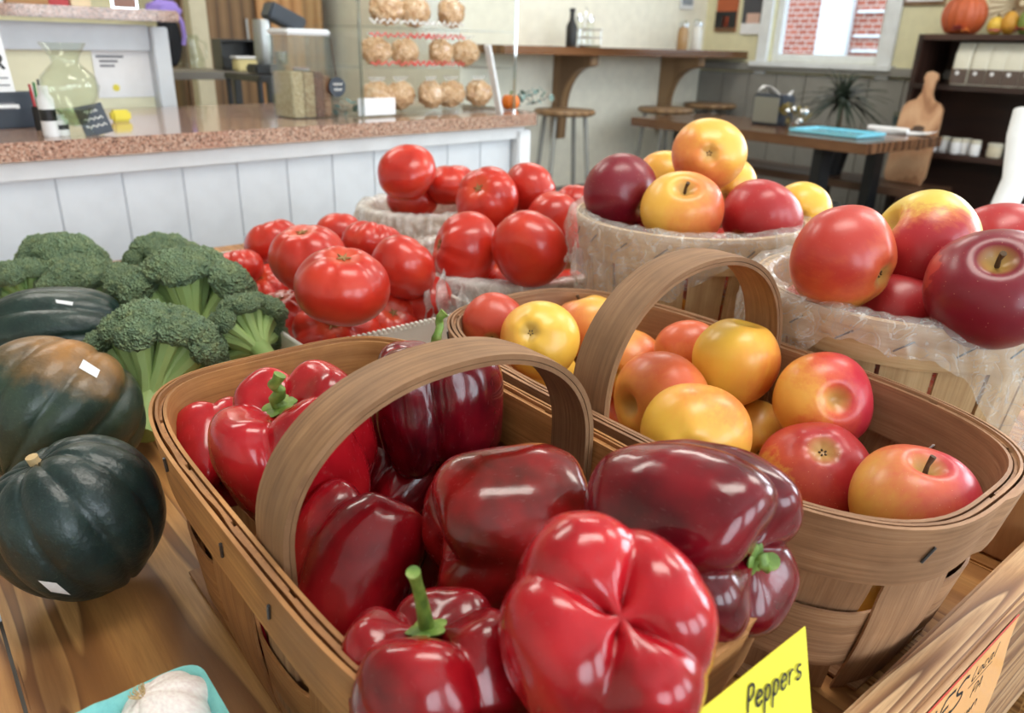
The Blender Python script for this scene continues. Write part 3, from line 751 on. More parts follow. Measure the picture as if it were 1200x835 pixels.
PEP = [  # px, py, distance, radius, axis(right, up, toward), spin, mesh args, stem(length, bend) or None, material, label
    (256, 530, .592, .0355, (-.25, .55, -.4), .4, dict(lobes=3, hgt=1.12, groove=.16, seed=11, taper=.16), None, m_pepl, 'smooth red bell pepper tucked in the corner of the pepper basket by the broccoli'),
    (352, 524, .512, .0545, (-.22, .80, .50), .2, dict(lobes=4, hgt=.95, groove=.30, seed=4, top=.36), (.52, (.2, .05)), m_pepl, 'large lobed red bell pepper with dried green stem left of the handle'),
    (510, 474, .548, .049, (0, .93, .10), .9, dict(lobes=4, hgt=1.04, groove=.24, seed=6, top=.30), (.66, (-.10, .1)), m_pepd, 'dark red bell pepper with striped green stem upright behind the handle'),
    (594, 617, .412, .0425, (.96, .08, -.28), 1.9, dict(lobes=3, hgt=1.05, groove=.10, seed=21, bot=.26, sq=.5, taper=.0), None, m_pepb, 'brownish red blocky bell pepper lying on its side in the middle of its basket'),
    (806, 626, .377, .0475, (.74, -.16, .66), .55, dict(lobes=4, hgt=1.0, groove=.22, seed=9, top=.30, sq=.55), (.20, (.02, -.05)), m_pepd, 'glossy dark red bell pepper with torn green stem at the rim by the yellow sign'),
    (712, 743, .304, .0428, (-.06, -.52, -.86), 1.1, dict(lobes=4, hgt=.82, groove=.13, seed=15, bot=.20, sq=.66, bw=.32), None, m_pepl, 'bright red bell pepper showing its puckered blossom end'),
    (512, 815, .352, .0415, (-.12, .93, .12), .75, dict(lobes=4, hgt=1.0, groove=.26, seed=18, top=.30), (.80, (.30, .10)), m_pep, 'red bell pepper with fresh curled green stem low in the basket'),
    (422, 672, .462, .0440, (.35, .80, -.3), 2.2, dict(lobes=3, hgt=1.15, groove=.26, seed=25), None, m_pep, 'red bell pepper lying under the arch of the handle'),
    (466, 566, .575, .0400, (.4, .6, -.5), 1.0, dict(lobes=4, hgt=1.0, groove=.2, seed=29), None, m_pep, 'red bell pepper half hidden below the dark stemmed pepper'),
    (352, 700, .520, .0360, (.8, .3, -.3), .3, dict(lobes=4, hgt=1.0, groove=.2, seed=33), None, m_pepd, 'dark red bell pepper deep in the basket beside the left handle foot'),
]
for px, py, ds, R, ax, sp, kw, st, mat, lb in PEP:
    me, zt = pepper_mesh('bell_pepper_skin', mat, **kw)
    t = thing('bell_pepper', lb, 'pepper', ond(px, py, ds), quat=zquat(camdir(*ax), sp), group='red bell peppers in the splint basket'); t.scale = (R, R, R)
    place(me, 'skin', t)
    if st: add_stem(t, zt, st[0], st[1], cal=.15 if st[0] < .3 else .22, wither=st[0] < .7, r=.08 if st[0] < .3 else .068)

me, zt = pepper_mesh('bell_pepper_skin', m_pepd, lobes=4, hgt=.95, groove=.2, seed=51, nu=40, nv=72)     # bottom layer the visible ones rest on
for i, (e, n) in enumerate(((.272, .199), (.473, .196), (.349, .268), (.204, .227))):
    t = thing('bell_pepper', 'dark red bell pepper in the bottom layer of the pepper basket', 'pepper', W(e, n, .768), quat=zquat(Vector((math.cos(i * 2), math.sin(i * 2), .5)), i), group='red bell peppers in the splint basket'); t.scale = (.035,) * 3
    place(me, 'skin', t)

# ------------------------------------------------------------------ apples
def apple_mesh(name, mat, seed=0, hgt=.92, pear=0.0, nu=36, nv=56):
    def P(phi, th):
        r = math.sin(phi); z = math.cos(phi)
        rr = r * (1 + .07 * z) * (1 - pear * .22 * (1 - z) / 2); zz = z * hgt * (1 + pear * .12)
        if z > 0: zz -= .30 * math.exp(-(r / .23) ** 2)
        else:
            zz += .17 * math.exp(-(r / .22) ** 2); zz += .035 * math.cos(5 * th) * r * max(0, -z)
        q = Vector((rr * math.cos(th), rr * math.sin(th), zz))
        return q * (1 + .07 * noise.noise(q * .9 + Vector((seed * 5.3, seed, 0))))
    V = [P(1e-4, 0)]; Fc = []
    for i in range(1, nu):
        a = PI * (i / nu)
        for j in range(nv): V.append(P(a, 2 * PI * j / nv))
    V.append(P(PI - 1e-4, 0)); last = len(V) - 1
    for j in range(nv):
        k = (j + 1) % nv; Fc.append((0, 1 + j, 1 + k)); b = 1 + (nu - 2) * nv; Fc.append((b + j, last, b + k))
        for i in range(nu - 2): p = 1 + i * nv; Fc.append((p + j, p + nv + j, p + nv + k, p + k))
    m = MB(); m.add(V, Fc); return m.mesh(name, mat, None), P(1e-3, 0).z, P(PI - 1e-3, 0).z
def apple_mat(name, ground, orange, red, cover, soft=.3, dots=.3):
    dots = min(1, dots * 1.7)
    """ground colour with a blush on the +x side; cover 0..1 = how much of the skin is red"""
    m = Mat(name, ground, .36, Coat_Weight=.12, Coat_Roughness=.15); co = m.coord('Object'); rc = m.coord('Object', (1, 1, 1), True)
    x = m.sep(co)[0]; n = m.noise(rc, 1.4, 3, .5); st = m.noise(m.coord('Object', (7, 7, .9), True), 1.5, 4, .65)
    v = m.math('ADD', m.math('ADD', m.math('MULTIPLY', x, .5), m.math('MULTIPLY', n, .55)), m.math('MULTIPLY', st, .28))
    c0 = .92 - cover
    col = m.ramp(v, [(max(0, c0 - soft), ground), (c0, orange), (min(1, c0 + soft), red)])
    # greenish-yellow stem cavity
    s = m.sep(co); rad2 = m.math('ADD', m.math('MULTIPLY', s[0], s[0]), m.math('MULTIPLY', s[1], s[1]))
    cav = m.math('MULTIPLY', m.ramp(rad2, [(.01, 1.0), (.09, 0.0)]), .75)
    col = m.mix(cav, col, (188, 156, 84))
    d = m.vor(rc, 13); col = m.mix(m.ramp(d, [(.05, dots), (.085, 0.0)]), col, (244, 214, 168))
    m.color(col); m.bump(n, .04, .02); return m.m
AM = {
    'yel': apple_mat('apple_yellow', (236, 186, 70), (238, 170, 72), (224, 112, 60), .22, .3, .12),
    'yor': apple_mat('apple_yellow_orange', (236, 180, 76), (230, 142, 72), (216, 100, 60), .38, .32, .15),
    'org': apple_mat('apple_orange_blush', (230, 160, 72), (216, 108, 58), (194, 68, 46), .64, .3, .2),
    'red': apple_mat('apple_red_blush', (214, 158, 74), (194, 76, 56), (174, 42, 46), .80, .3, .4),
    'drk': apple_mat('apple_dark_crimson', (176, 60, 54), (142, 28, 44), (120, 16, 36), .95, .3, .4),
    'half': apple_mat('apple_half_yellow', (222, 192, 84), (204, 110, 68), (172, 40, 50), .44, .16, .4),
    'orst': apple_mat('apple_orange_striped', (232, 168, 76), (212, 100, 56), (186, 56, 46), .50, .34, .2),
    'rosy': apple_mat('apple_rosy', (210, 150, 70), (204, 96, 66), (186, 48, 62), .60, .35, .35),
    'strk': apple_mat('apple_streaked', (234, 172, 76), (216, 92, 58), (188, 40, 56), .58, .3, .2),
}
m_tw = plain('apple_twig', (84, 62, 40), .8)
def apple(px, py, ds, R, mk, ax, sp, lb, grp, seed, twig=True, pear=0.0):
    me, zt, zb = apple_mesh('apple_skin', AM[mk], seed, pear=pear)
    qz = zquat(camdir(*ax), 0); loc_ = qz.inverted() @ camdir(*BLUSH[seed])          # turn the blushed cheek to its side
    t = thing('apple', lb, 'apple', ond(px, py, ds), quat=qz @ Quaternion((0, 0, 1), math.atan2(loc_.y, loc_.x)), group=grp); t.scale = (R * 1.0,) * 3
    place(me, 'skin', t)
    if twig: MB().tube([(0, 0, zt - .05), (.01, .01, zt + .18), (.05, .02, zt + .34)], [.045, .035, .05], 8).build('stem', m_tw, t)
    m = MB()
    for i in range(5):
        a = i * 2 * PI / 5; m.tube([(.03 * math.cos(a), .03 * math.sin(a), zb + .03), (.06 * math.cos(a), .06 * math.sin(a), zb - .02), (.04 * math.cos(a), .04 * math.sin(a), zb - .04)], [.025, .02, .008], 5)
    m.build('blossom_end', m_tw, t)
BLUSH = {1: (0, .3, 1), 2: (-.6, -.3, -.6), 3: (-1, .2, .1), 4: (.5, -.2, .6), 5: (-.5, -.5, -.5), 6: (0, 0, 1), 7: (.5, .8, .2), 8: (.1, -1, -.1), 9: (-.3, .6, .6), 10: (.5, .6, -.6), 11: (0, -.4, .7), 12: (1, .1, .2), 13: (.3, .6, .5), 14: (.8, .3, .3), 15: (0, 0, 1), 16: (0, 0, 1), 17: (-.6, -.7, .3), 18: (-1, 0, 0), 19: (.9, -.3, -.2), 20: (-.3, -.5, .6), 21: (-.1, .1, 1), 22: (-.8, -.3, -.3), 23: (0, 0, 1), 24: (-.2, .3, .9), 25: (.55, -.8, .15), 26: (0, .2, 1), 27: (.2, .2, 1), 28: (0, 0, 1)}
G2 = 'apples in the handled splint basket'; GL = 'apples in the lined peck basket by the tomatoes'; GR = 'apples in the lined peck basket by the rail'
APPLES = [
    (580, 382, .7044, .0300, 'org', (.1, .5, -.8), 2.6, 'red-orange apple at the tomato end of the handled apple basket', G2, 1),
    (632, 398, .6602, .0345, 'yel', (.3, -.2, -.9), 3.0, 'plain yellow apple resting against the red-orange one in the handled basket', G2, 2),
    (688, 382, .7782, .0352, 'yor', (-.2, .7, .1), 2.2, 'yellow apple with orange cheek at the back rim of the handled basket', G2, 3),
    (735, 428, .7369, .0348, 'yor', (.5, .2, -.7), .8, 'orange apple peeking out behind the arch of the apple basket handle', G2, 4),
    (640, 445, .7098, .0310, 'yel', (-.2, .9, .2), 1.0, 'pale yellow apple with a scuffed top between the two basket handles', G2, 5),
    (612, 470, .7581, .0300, 'yor', (.5, .5, -.5), 4.0, 'small orange apple seen under the arch of the pepper basket handle', G2, 6),
    (777, 468, .6219, .0400, 'yor', (-.86, -.10, .42), 1.9, 'striped yellow-orange apple with open stem cavity beside the tan handle', G2, 7),
    (862, 425, .6593, .0375, 'yel', (.2, .90, .25), 2.4, 'tall pear-shaped yellow apple in the handled basket', G2, 8),
    (805, 412, .7069, .0290, 'yor', (.1, .6, -.6), 3.4, 'orange apple half hidden behind the tall yellow one', G2, 9),
    (814, 512, .5569, .0380, 'yel', (.25, .2, -.9), 1.4, 'flat yellow apple against the rim shared with the pepper basket', G2, 10),
    (884, 512, .6835, .0312, 'yor', (.1, .4, -.8), 2.0, 'plain orange apple low in the middle of the handled basket', G2, 11),
    (963, 468, .6336, .0368, 'strk', (-.02, .05, .98), 5.9, 'red and yellow streaked apple with its stem end facing out', G2, 12),
    (954, 556, .5878, .0400, 'red', (.1, -.55, -.7), 5.2, 'speckled pinkish red apple beside the large dark pepper', G2, 13),
    (1071, 590, .5484, .0388, 'rosy', (.02, .86, .48), 4.6, 'rosy apple with green stem cavity at the rounded end of the handled basket', G2, 14),
    (708, 490, .7553, .0275, 'yor', (.1, .6, -.6), 1.0, 'small yellow-orange apple just behind the foot of the tan handle', G2, 15),
    (728, 225, .930, .0445, 'drk', (-.5, .5, -.5), .0, 'dark crimson apple at the tomato side of the lined peck basket', GL, 16),
    (830, 181, 1.005, .0445, 'yor', (.2, .2, -.9), 3.9, 'yellow apple with orange cheek on top of the peck basket heap', GL, 17),
    (778, 208, 1.10, .0360, 'yel', (.2, .6, -.7), 1.0, 'yellow apple just showing behind the topmost apple', GL, 18),
    (799, 247, .880, .0445, 'yor', (-.08, .52, .84), 3.0, 'golden apple with dark stem facing out of the lined peck basket', GL, 19),
    (853, 219, 1.075, .0385, 'yor', (.3, .5, -.7), 2.4, 'orange-yellow apple wedged below the topmost apple', GL, 20),
    (891, 256, .920, .0445, 'red', (.6, .55, -.3), 4.4, 'rosy red apple with plastic film folded against it', GL, 21),
    (938, 250, .995, .0365, 'yel', (.3, .3, -.8), 2.0, 'yellow apple at the side of the lined peck basket next to the rosy one', GL, 22),
    (752, 279, .965, .0330, 'red', (.3, .3, -.8), 2.0, 'red apple low between the crimson and the golden one', GL, 23),
    (988, 303, .700, .0440, 'orst', (-.5, .4, -.6), 3.6, 'orange-red striped apple at the rim of the peck basket with the long liner', GR, 24),
    (1082, 289, .768, .0470, 'half', (-.75, .45, .1), .35, 'apple half greenish yellow half red topping the peck basket with the long liner', GR, 25),
    (1172, 292, .860, .0445, 'red', (.4, .6, -.4), 1.2, 'red apple behind the dark one in the peck basket with the long liner', GR, 26),
    (1162, 340, .690, .0468, 'drk', (-.35, .52, .76), .4, 'dark crimson apple with sunken stem in the peck basket with the long liner', GR, 27),
    (1053, 368, .745, .0370, 'red', (.1, .8, -.4), 2.0, 'crimson apple low below the half yellow apple', GR, 28),
]
for a in APPLES:
    apple(*a, twig=a[9] in (14, 19, 27, 16, 20, 26, 3, 5, 13), pear=.6 if a[9] == 8 else 0)

FILL = [(.764, .0325, G2, 'yellow-orange apple in the bottom layer of the handled basket', 'yor', ((.185, .435), (.438, .409), (.352, .408), (.386, .513), (.284, .417), (.251, .511), (.324, .471))),
        (.790, .037, GL, 'apple in the bottom layer of the peck basket by the tomatoes', 'yor', ((.588, .804), (.517, .743), (.600, .714), (.539, .673))), (.855, .037, GL, 'apple in the second layer of the peck basket by the tomatoes', 'red', ((.541, .787), (.566, .661), (.505, .702), (.626, .776))),
        (.790, .037, GR, 'apple in the bottom layer of the peck basket with the long liner', 'red', ((.266, .710), (.363, .723), (.325, .652), (.309, .772))), (.850, .037, GR, 'apple in the second layer of the peck basket with the long liner', 'red', ((.237, .745), (.308, .722), (.359, .669)))]
for z, R, gr, lb, mk, pts in FILL:                       # lower layers that carry the visible fruit
    me, _a, _b = apple_mesh('apple_skin', AM[mk], 60, nu=24, nv=36)
    for i, (e, n) in enumerate(pts):
        t = thing('apple', lb, 'apple', W(e, n, z), quat=zquat(Vector((math.cos(i * 2.1), math.sin(i * 2.1), .8)), i), group=gr); t.scale = (R,) * 3; place(me, 'skin', t)

# ------------------------------------------------------------------ tomatoes
def tomato_mesh(name, mat, seed, ribs=6, rib=.05, flat=.78, nu=32, nv=56):
    def P(phi, th):
        r = math.sin(phi) ** .92; z = math.cos(phi)
        g = (1 - abs(math.cos(th * ribs / 2 + .5 * math.sin(th + seed)))) ** 1.6
        rr = r * (1 - rib * g * (.5 + .5 * z * z) - rib * .8 * g * max(0, z))
        zz = z * flat
        if z > 0: zz -= .17 * math.exp(-(r / .30) ** 2) + .06 * g * r * z
        else: zz += .05 * math.exp(-(r / .3) ** 2)
        q = Vector((rr * math.cos(th), rr * math.sin(th), zz))
        return q * (1 + .10 * noise.noise(q * .85 + Vector((seed * 4.1, 0, seed))))
    V = [P(1e-4, 0)]; Fc = []
    for i in range(1, nu):
        for j in range(nv): V.append(P(PI * (i / nu), 2 * PI * j / nv))
    V.append(P(PI - 1e-4, 0)); last = len(V) - 1
    for j in range(nv):
        k = (j + 1) % nv; Fc.append((0, 1 + j, 1 + k)); b = 1 + (nu - 2) * nv; Fc.append((b + j, last, b + k))
        for i in range(nu - 2): p = 1 + i * nv; Fc.append((p + j, p + nv + j, p + nv + k, p + k))
    m = MB(); m.add(V, Fc); return m.mesh(name, mat, None), P(1e-3, 0).z
def tomato_mat():
    m = Mat('ripe_tomato', (190, 40, 28), .3, Coat_Weight=.22, Coat_Roughness=.12); c = m.coord('Object', (1, 1, 1), True); n = m.noise(c, 1.2, 3)
    oc = m.sep(m.coord('Object')); r2 = m.math('ADD', m.math('MULTIPLY', oc[0], oc[0]), m.math('MULTIPLY', oc[1], oc[1]))
    top = m.math('MULTIPLY', m.ramp(r2, [(0, 1.0), (.2, 0.0)]), m.ramp(oc[2], [(.2, 0.0), (.5, .55)]))
    m.color(m.mix(top, m.ramp(n, [(.3, (174, 34, 24)), (.55, (196, 46, 30)), (.8, (210, 64, 38))]), (208, 96, 56))); return m.m
m_tom = tomato_mat(); m_scar = plain('tomato_scar', (150, 112, 66), .8)
TOMM = [tomato_mesh('tomato_skin', m_tom, s, rb, ri, fl_) for s, rb, ri, fl_ in ((1, 6, .03, .80), (2, 7, .10, .72), (3, 5, .05, .84), (4, 8, .15, .70))]
GT = 'beefsteak tomatoes heaped in the white tray'; GU = 'beefsteak tomatoes in the plastic-lined basket'; GB = 'beefsteak tomatoes in the bag by the counter'
TOMS = [
    (320, 284, 1.170, .0385, 0, (-.2, .8, .2), GT, 'smooth tomato on top of the tray heap at its broccoli end'),
    (362, 303, .960, .0445, 2, (-.1, .8, .5), GT, 'large pale-shouldered tomato second from the front on top of the tray heap'),
    (401, 335, .798, .0462, 0, (.15, .75, .55), GT, 'largest round tomato crowning the front of the tray heap'),
    (279, 314, 1.090, .0335, 1, (-.2, .9, .1), GT, 'small tomato at the outer end of the white tray'),
    (400, 277, 1.240, .0400, 0, (0, .9, -.2), GT, 'tomato at the back of the tray heap'),
    (438, 286, 1.120, .0430, 3, (.2, .9, 0), GT, 'ribbed tomato at the back of the heap next to the crumpled bag'),
    (471, 313, .9498, .0400, 2, (.5, .5, -.3), GT, 'tomato leaning toward the lined tomato basket'),
    (306, 338, 1.110, .0370, 3, (.1, .6, .7), GT, 'deeply ribbed tomato with brown scar facing out of the tray'),
    (333, 369, 1.000, .0390, 1, (-.1, .75, .5), GT, 'ribbed tomato low in the tray behind the broccoli'),
    (394, 390, .8836, .0460, 3, (.05, .35, .93), GT, 'split-lobed tomato lying at the front edge of the white tray'),
    (455, 376, .9600, .0370, 1, (.3, .3, .6), GT, 'tomato low at the front edge of the tray beside the bag'),
    (494, 354, .9900, .0375, 0, (-.4, .6, .3), GU, 'tomato wrapped by the crumpled clear bag'),
    (546, 293, 1.030, .0455, 2, (-.85, .15, .35), GU, 'large square-shouldered tomato lying on its side in the lined basket'),
    (621, 292, .970, .0440, 0, (.3, .4, -.8), GU, 'large smooth round tomato beside the lined peck basket'),
    (570, 234, 1.189, .0450, 0, (-.3, .3, .8), GU, 'round tomato on top of the lined tomato basket'),
    (619, 224, 1.240, .0410, 2, (.7, .4, -.3), GU, 'angular tomato at the back of the lined tomato basket'),
    (528, 217, 1.420, .0420, 0, (0, .8, .2), GB, 'tomato in the far bag beside the topmost one'),
    (477, 201, 1.360, .0450, 0, (.1, -.4, -.8), GB, 'smooth tomato standing highest on the far bag near the counter'),
    (484, 234, 1.440, .0430, 1, (0, .8, .2), GB, 'tomato sunk in the far bag under the highest one'),
    (651, 262, 1.160, .0440, 2, (.5, .6, -.1), GU, 'tomato squeezed against the plastic of the peck basket'),
    (595, 342, 1.060, .0400, 1, (.1, .8, .2), GU, 'tomato low between the two large round ones'),
    (676, 238, 1.240, .0340, 0, (.1, .8, .2), GU, 'tomato behind the crimson apple'),
]
for i, (px, py, ds, R, k, ax, gr, lb) in enumerate(TOMS):
    me, zt = TOMM[k]
    R *= 1.11 if gr != GT else 1.04
    t = thing('tomato', lb, 'tomato', ond(px, py, ds), quat=zquat(camdir(*ax), i * 1.3), group=gr); t.scale = (R, R, R)
    place(me, 'skin', t)
    m = MB()
    for q in range(5):
        a = q * 2 * PI / 5 + i; m.tube([(0, 0, zt + .0), (.07 * math.cos(a), .07 * math.sin(a), zt + .025), (.16 * math.cos(a), .16 * math.sin(a), zt + .05)], [.05, .035, .008], 6)
    m.build('stem_scar', m_scar, t)

for z, R, gr, lb, pts in ((.764, .037, GT, 'tomato in the bottom layer of the white tray', ((.875, .479), (.988, .475), (.930, .430), (1.067, .365), (1.063, .483))), (.768, .038, GU, 'tomato in the bottom layer of the lined tomato basket', ((.889, .608), (.932, .687), (.764, .726), (.872, .754), (.849, .682))), (.768, .037, GB, 'tomato in the bottom layer of the far bag', ((1.140, .755), (1.212, .804)))):
    for i, (e, n) in enumerate(pts):
        t = thing('tomato', lb, 'tomato', W(e, n, z), quat=zquat(Vector((.3 * math.cos(i), .3 * math.sin(i), 1)), i), group=gr); t.scale = (R,) * 3; place(TOMM[i % 4][0], 'skin', t)

# ------------------------------------------------------------------ containers of the tomatoes
m_card = plain('white_cardboard', (232, 230, 222), .7)
TRE0, TRE1, TRN0, TRN1, TRH = .69, 1.13, .303, .535, .078
tr = thing('produce_tray', 'shallow white cardboard tray under the heap of tomatoes', 'tray', W((TRE0 + TRE1) / 2, (TRN0 + TRN1) / 2, ZT + .001), AR)
lx, ly = TRN1 - TRN0, TRE1 - TRE0
MB().box((0, 0, .003), (lx, ly, .005), .001).build('tray_floor', m_card, tr)
for sx in (-1, 1): MB().box((sx * (lx / 2 - .003), 0, TRH / 2), (.005, ly, TRH - .004), .001).build('tray_wall', m_card, tr)
for sy in (-1, 1):
    MB().box((0, sy * (ly / 2 - .003), TRH / 2), (lx - .012, .005, TRH - .004), .001).build('tray_wall', m_card, tr)
flm = MB()
for i in range(int(lx / .006)): flm.box((-lx / 2 + .006 + i * .006, -ly / 2 + .0025, TRH), (.003, .0055, .004))
flm.build('fluted_edge', m_card, tr)
def low_basket(label, e, n, r, h, drape, lab2, seed):
    t = thing('half_peck_basket', label, 'basket', W(e, n, ZT + .001), AR); B = Basket(r, r, 2, h, .85); N = 16
    MB().lathe([(0, .002), (r * .84, .002), (r * .84, .008), (0, .008)], 36).build('base_disc', m_peck, t)
    for k in range(N): B.strip((k + .04) / N, (k + .96) / N, 0, .99, lambda u, tt: 0, .002, 4, 5, True).build('slat', m_peck, t)
    B.strip(0, 1, .6, 1.0, lambda u, tt: .004, .0024, 80, 2, False, True).build('top_hoop', m_peck, t)
    liner(lab2, e, n, r, ZT + h + .001, drape, seed, inner=.03, amp=1.9, mat=m_film2)
low_basket('low slatted basket under the plastic bag of large tomatoes', .845, .690, .148, .085, bumps(.05, [(rad(-110), .5, .02)]), 'crumpled clear bag around the large tomatoes beside the tray', 5)
low_basket('low slatted basket holding the far bag of tomatoes near the counter', 1.185, .765, .105, .095, bumps(.06, [(rad(-100), .8, .02)]), 'crumpled clear bag around the tomatoes near the counter', 7)
# crumpled corner of the bag standing up in front of the tomatoes
def tuft(name, label, loc, w, h, d, seed, rz):
    G = []; n, mm = 40, 26
    for i in range(n + 1):
        row = []
        for j in range(mm + 1):
            x = (i / n - .5) * w; z = j / mm * h * (1 - .35 * abs(i / n - .5) * 2 + .25 * math.sin(i * .55 + seed)); v = Vector((x * 40, z * 40, seed))
            row.append((x + .008 * noise.noise(v * 1.3), d * math.sin(i / n * PI) * -.6 + .016 * noise.noise(v) + .006 * math.sin(i * 1.3 + 2 * noise.noise(v)), max(.002, z + .008 * noise.noise(v + Vector((9, 0, 0))))))
        G.append(row)
    o = MB().sheet(G).build(name, m_film2, None, None, loc, rz); return tag(o, label, 'plastic bag')
q = onz(526, 380, ZT + .045)
tuft('plastic_bag_corner', 'gathered corner of clear plastic bag standing beside the tray of tomatoes', q - Vector((0, 0, .043)), .085, .098, .04, 3, AR - .9)

# ------------------------------------------------------------------ broccoli
def broc_mat():
    m = Mat('broccoli_buds', (78, 106, 62), .75); c = m.coord('Object', (1, 1, 1), True); v = m.vor(c, 9, 'F1'); n = m.noise(c, 2.2, 3)
    col = m.ramp(n, [(.3, (138, 168, 132)), (.55, (160, 186, 138)), (.78, (190, 206, 146))]); tip = m.ramp(v, [(0, .35), (.3, 0.0)])
    m.color(m.mix(tip, col, (172, 188, 138))); m.bump(v, .9, .05); return m.m
m_broc = broc_mat()
m_bstalk = Mat('broccoli_stalk', (150, 176, 108), .55); _c = m_bstalk.coord('Object', (1, 1, 1), True); m_bstalk.color(m_bstalk.ramp(m_bstalk.noise(_c, 3, 3), [(.3, (122, 152, 84)), (.6, (160, 184, 112)), (.85, (186, 204, 142))])); m_bstalk = m_bstalk.m
def floret_mesh(seed):
    def f(q):
        p = q * 3.4 + Vector((seed * 7, seed, 0)); d = noise.voronoi(p)[0][0]; d2 = noise.voronoi(q * 8 + Vector((0, seed * 3, 0)))[0][0]
        k = 1 + .30 * (.5 - d) + .13 * (.45 - d2) + .10 * noise.noise(q * 1.3 + Vector((seed, 0, 0)))
        return k * (1 if q.z > -.1 else max(.5, 1 + (q.z + .1) * .5))
    return MB().sphere((0, 0, 0), (1, 1, .8), 34, 56, None, f).mesh('floret', m_broc, None)
FLOR = [floret_mesh(s) for s in (1, 2, 3)]
def broccoli(loc, R, axis, spin, label, seed, n=26):
    R *= 1.12
    rnd = random.Random(seed)
    t = thing('broccoli_head', label, 'broccoli', loc, quat=zquat(axis, spin), group='broccoli crowns piled beside the squash')
    br = MB(); pts = []
    for i in range(n):
        z = 1 - (i + .5) / n * 1.08; a = i * 2.39996 + rnd.uniform(-.25, .25); s = math.sqrt(max(0, 1 - z * z))
        d = Vector((s * math.cos(a), s * math.sin(a), z)); k = rnd.uniform(.29, .40)
        p = Vector((d.x * R * .76, d.y * R * .76, d.z * R * .60)); pts.append(p)
        o = place(FLOR[i % 3], 'floret', t, p, quat=zquat(d + Vector((0, 0, .25)), rnd.uniform(0, 6)), scale=(k * R, k * R, k * R))
        br.tube([(0, 0, -R * .75), (p.x * .45, p.y * .45, -R * .3 + p.z * .2), tuple(p)], [R * .12, R * .1, R * .16], 8)
    br.build('branches', m_bstalk, t)
    MB().tube([(0, 0, -R * 1.15), (0, 0, -R * .9), (0, 0, -R * .4)], [R * .21, R * .22, R * .26], 14).build('stalk', m_bstalk, t)
BROC = [
    (186, 428, .79, .061, (-.05, .78, -.55), .3, 'broccoli crown with stalk turned out against the pepper basket corner'),
    (226, 358, .80, .066, (-.25, .80, -.45), 1.2, 'largest broccoli crown in the middle of the pile'),
    (290, 392, .800, .041, (-.62, .55, -.45), 2.2, 'broccoli crown with pale branches facing the tomato tray'),
    (194, 314, .80, .048, (-.25, .85, -.3), .4, 'broccoli crown at the back of the pile near the counter panels'),
    (34, 338, .79, .040, (-.3, .8, -.3), 2.8, 'small broccoli crown at the outer end of the pile'),
    (76, 314, .80, .050, (.1, .9, -.2), 3.4, 'broccoli crown rising behind the long dark squash'),
    (98, 342, .78, .052, (0, .85, .1), .9, 'broccoli crown leaning on the long dark squash'),
    (146, 352, .785, .046, (.2, .75, -.3), 1.9, 'broccoli crown wedged beside the largest one'),
]
for i, (px, py, z, R, ax, sp, lb) in enumerate(BROC): broccoli(onz(px, py, z), R, camdir(*ax), sp, lb, 40 + i)

# ------------------------------------------------------------------ squash
def squash_mesh(name, mat, hgt, ribs=10, rib=.075, tip=.12, seed=0, nu=48, nv=120):
    def P(phi, th):
        r = math.sin(phi) ** .9; z = math.cos(phi); c = abs(math.cos(th * ribs / 2)); g = (1 - c) ** 1.5
        rr = r * (1 - rib * g * (.6 + .4 * math.sin(phi))); zz = z * hgt * (1 - .04 * g)
        if z > 0: zz -= .12 * hgt * math.exp(-(r / .3) ** 2)
        else: zz -= tip * hgt * math.exp(-(r / .35) ** 2)
        q = Vector((rr * math.cos(th), rr * math.sin(th), zz)); return q * (1 + .06 * noise.noise(q * .9 + Vector((seed * 3, 0, seed))))
    V = [P(1e-4, 0)]; Fc = []
    for i in range(1, nu):
        for j in range(nv): V.append(P(PI * (i / nu), 2 * PI * j / nv))
    V.append(P(PI - 1e-4, 0)); last = len(V) - 1
    for j in range(nv):
        k = (j + 1) % nv; Fc.append((0, 1 + j, 1 + k)); b = 1 + (nu - 2) * nv; Fc.append((b + j, last, b + k))
        for i in range(nu - 2): p = 1 + i * nv; Fc.append((p + j, p + nv + j, p + nv + k, p + k))
    m = MB(); m.add(V, Fc); return m.mesh(name, mat, None), P(1e-3, 0).z
def squash_mat(name, a, b, patch=None, pdir=(1, 0, 0), thr=.5):
    m = Mat(name, b, .38, Coat_Weight=.12, Coat_Roughness=.25); c = m.coord('Object'); n = m.noise(c, 2.2, 4, .6); f = m.noise(c, 30, 3, .7)
    col = m.ramp(n, [(.3, a), (.7, b)]); col = m.mix(m.ramp(f, [(.6, 0.0), (.75, .25)]), col, (120, 134, 110))
    if patch:
        vm = m.node('ShaderNodeVectorMath', operation='DOT_PRODUCT'); m.l.new(c, vm.inputs[0]); vm.inputs[1].default_value = Vector(pdir).normalized()
        v = m.math('MULTIPLY', m.math('ADD', vm.outputs['Value'], m.math('MULTIPLY', n, .6)), .55); col = m.mix(m.ramp(v, [(thr, 0.0), (min(1, thr + .3), .9)]), col, patch)
    m.color(col); m.bump(n, .15, .02); return m.m
m_sq = squash_mat('dark_acorn_squash', (16, 34, 34), (28, 50, 48))
m_sqs = plain('squash_scar', (206, 176, 128), .8)
from mathutils.bvhtree import BVHTree
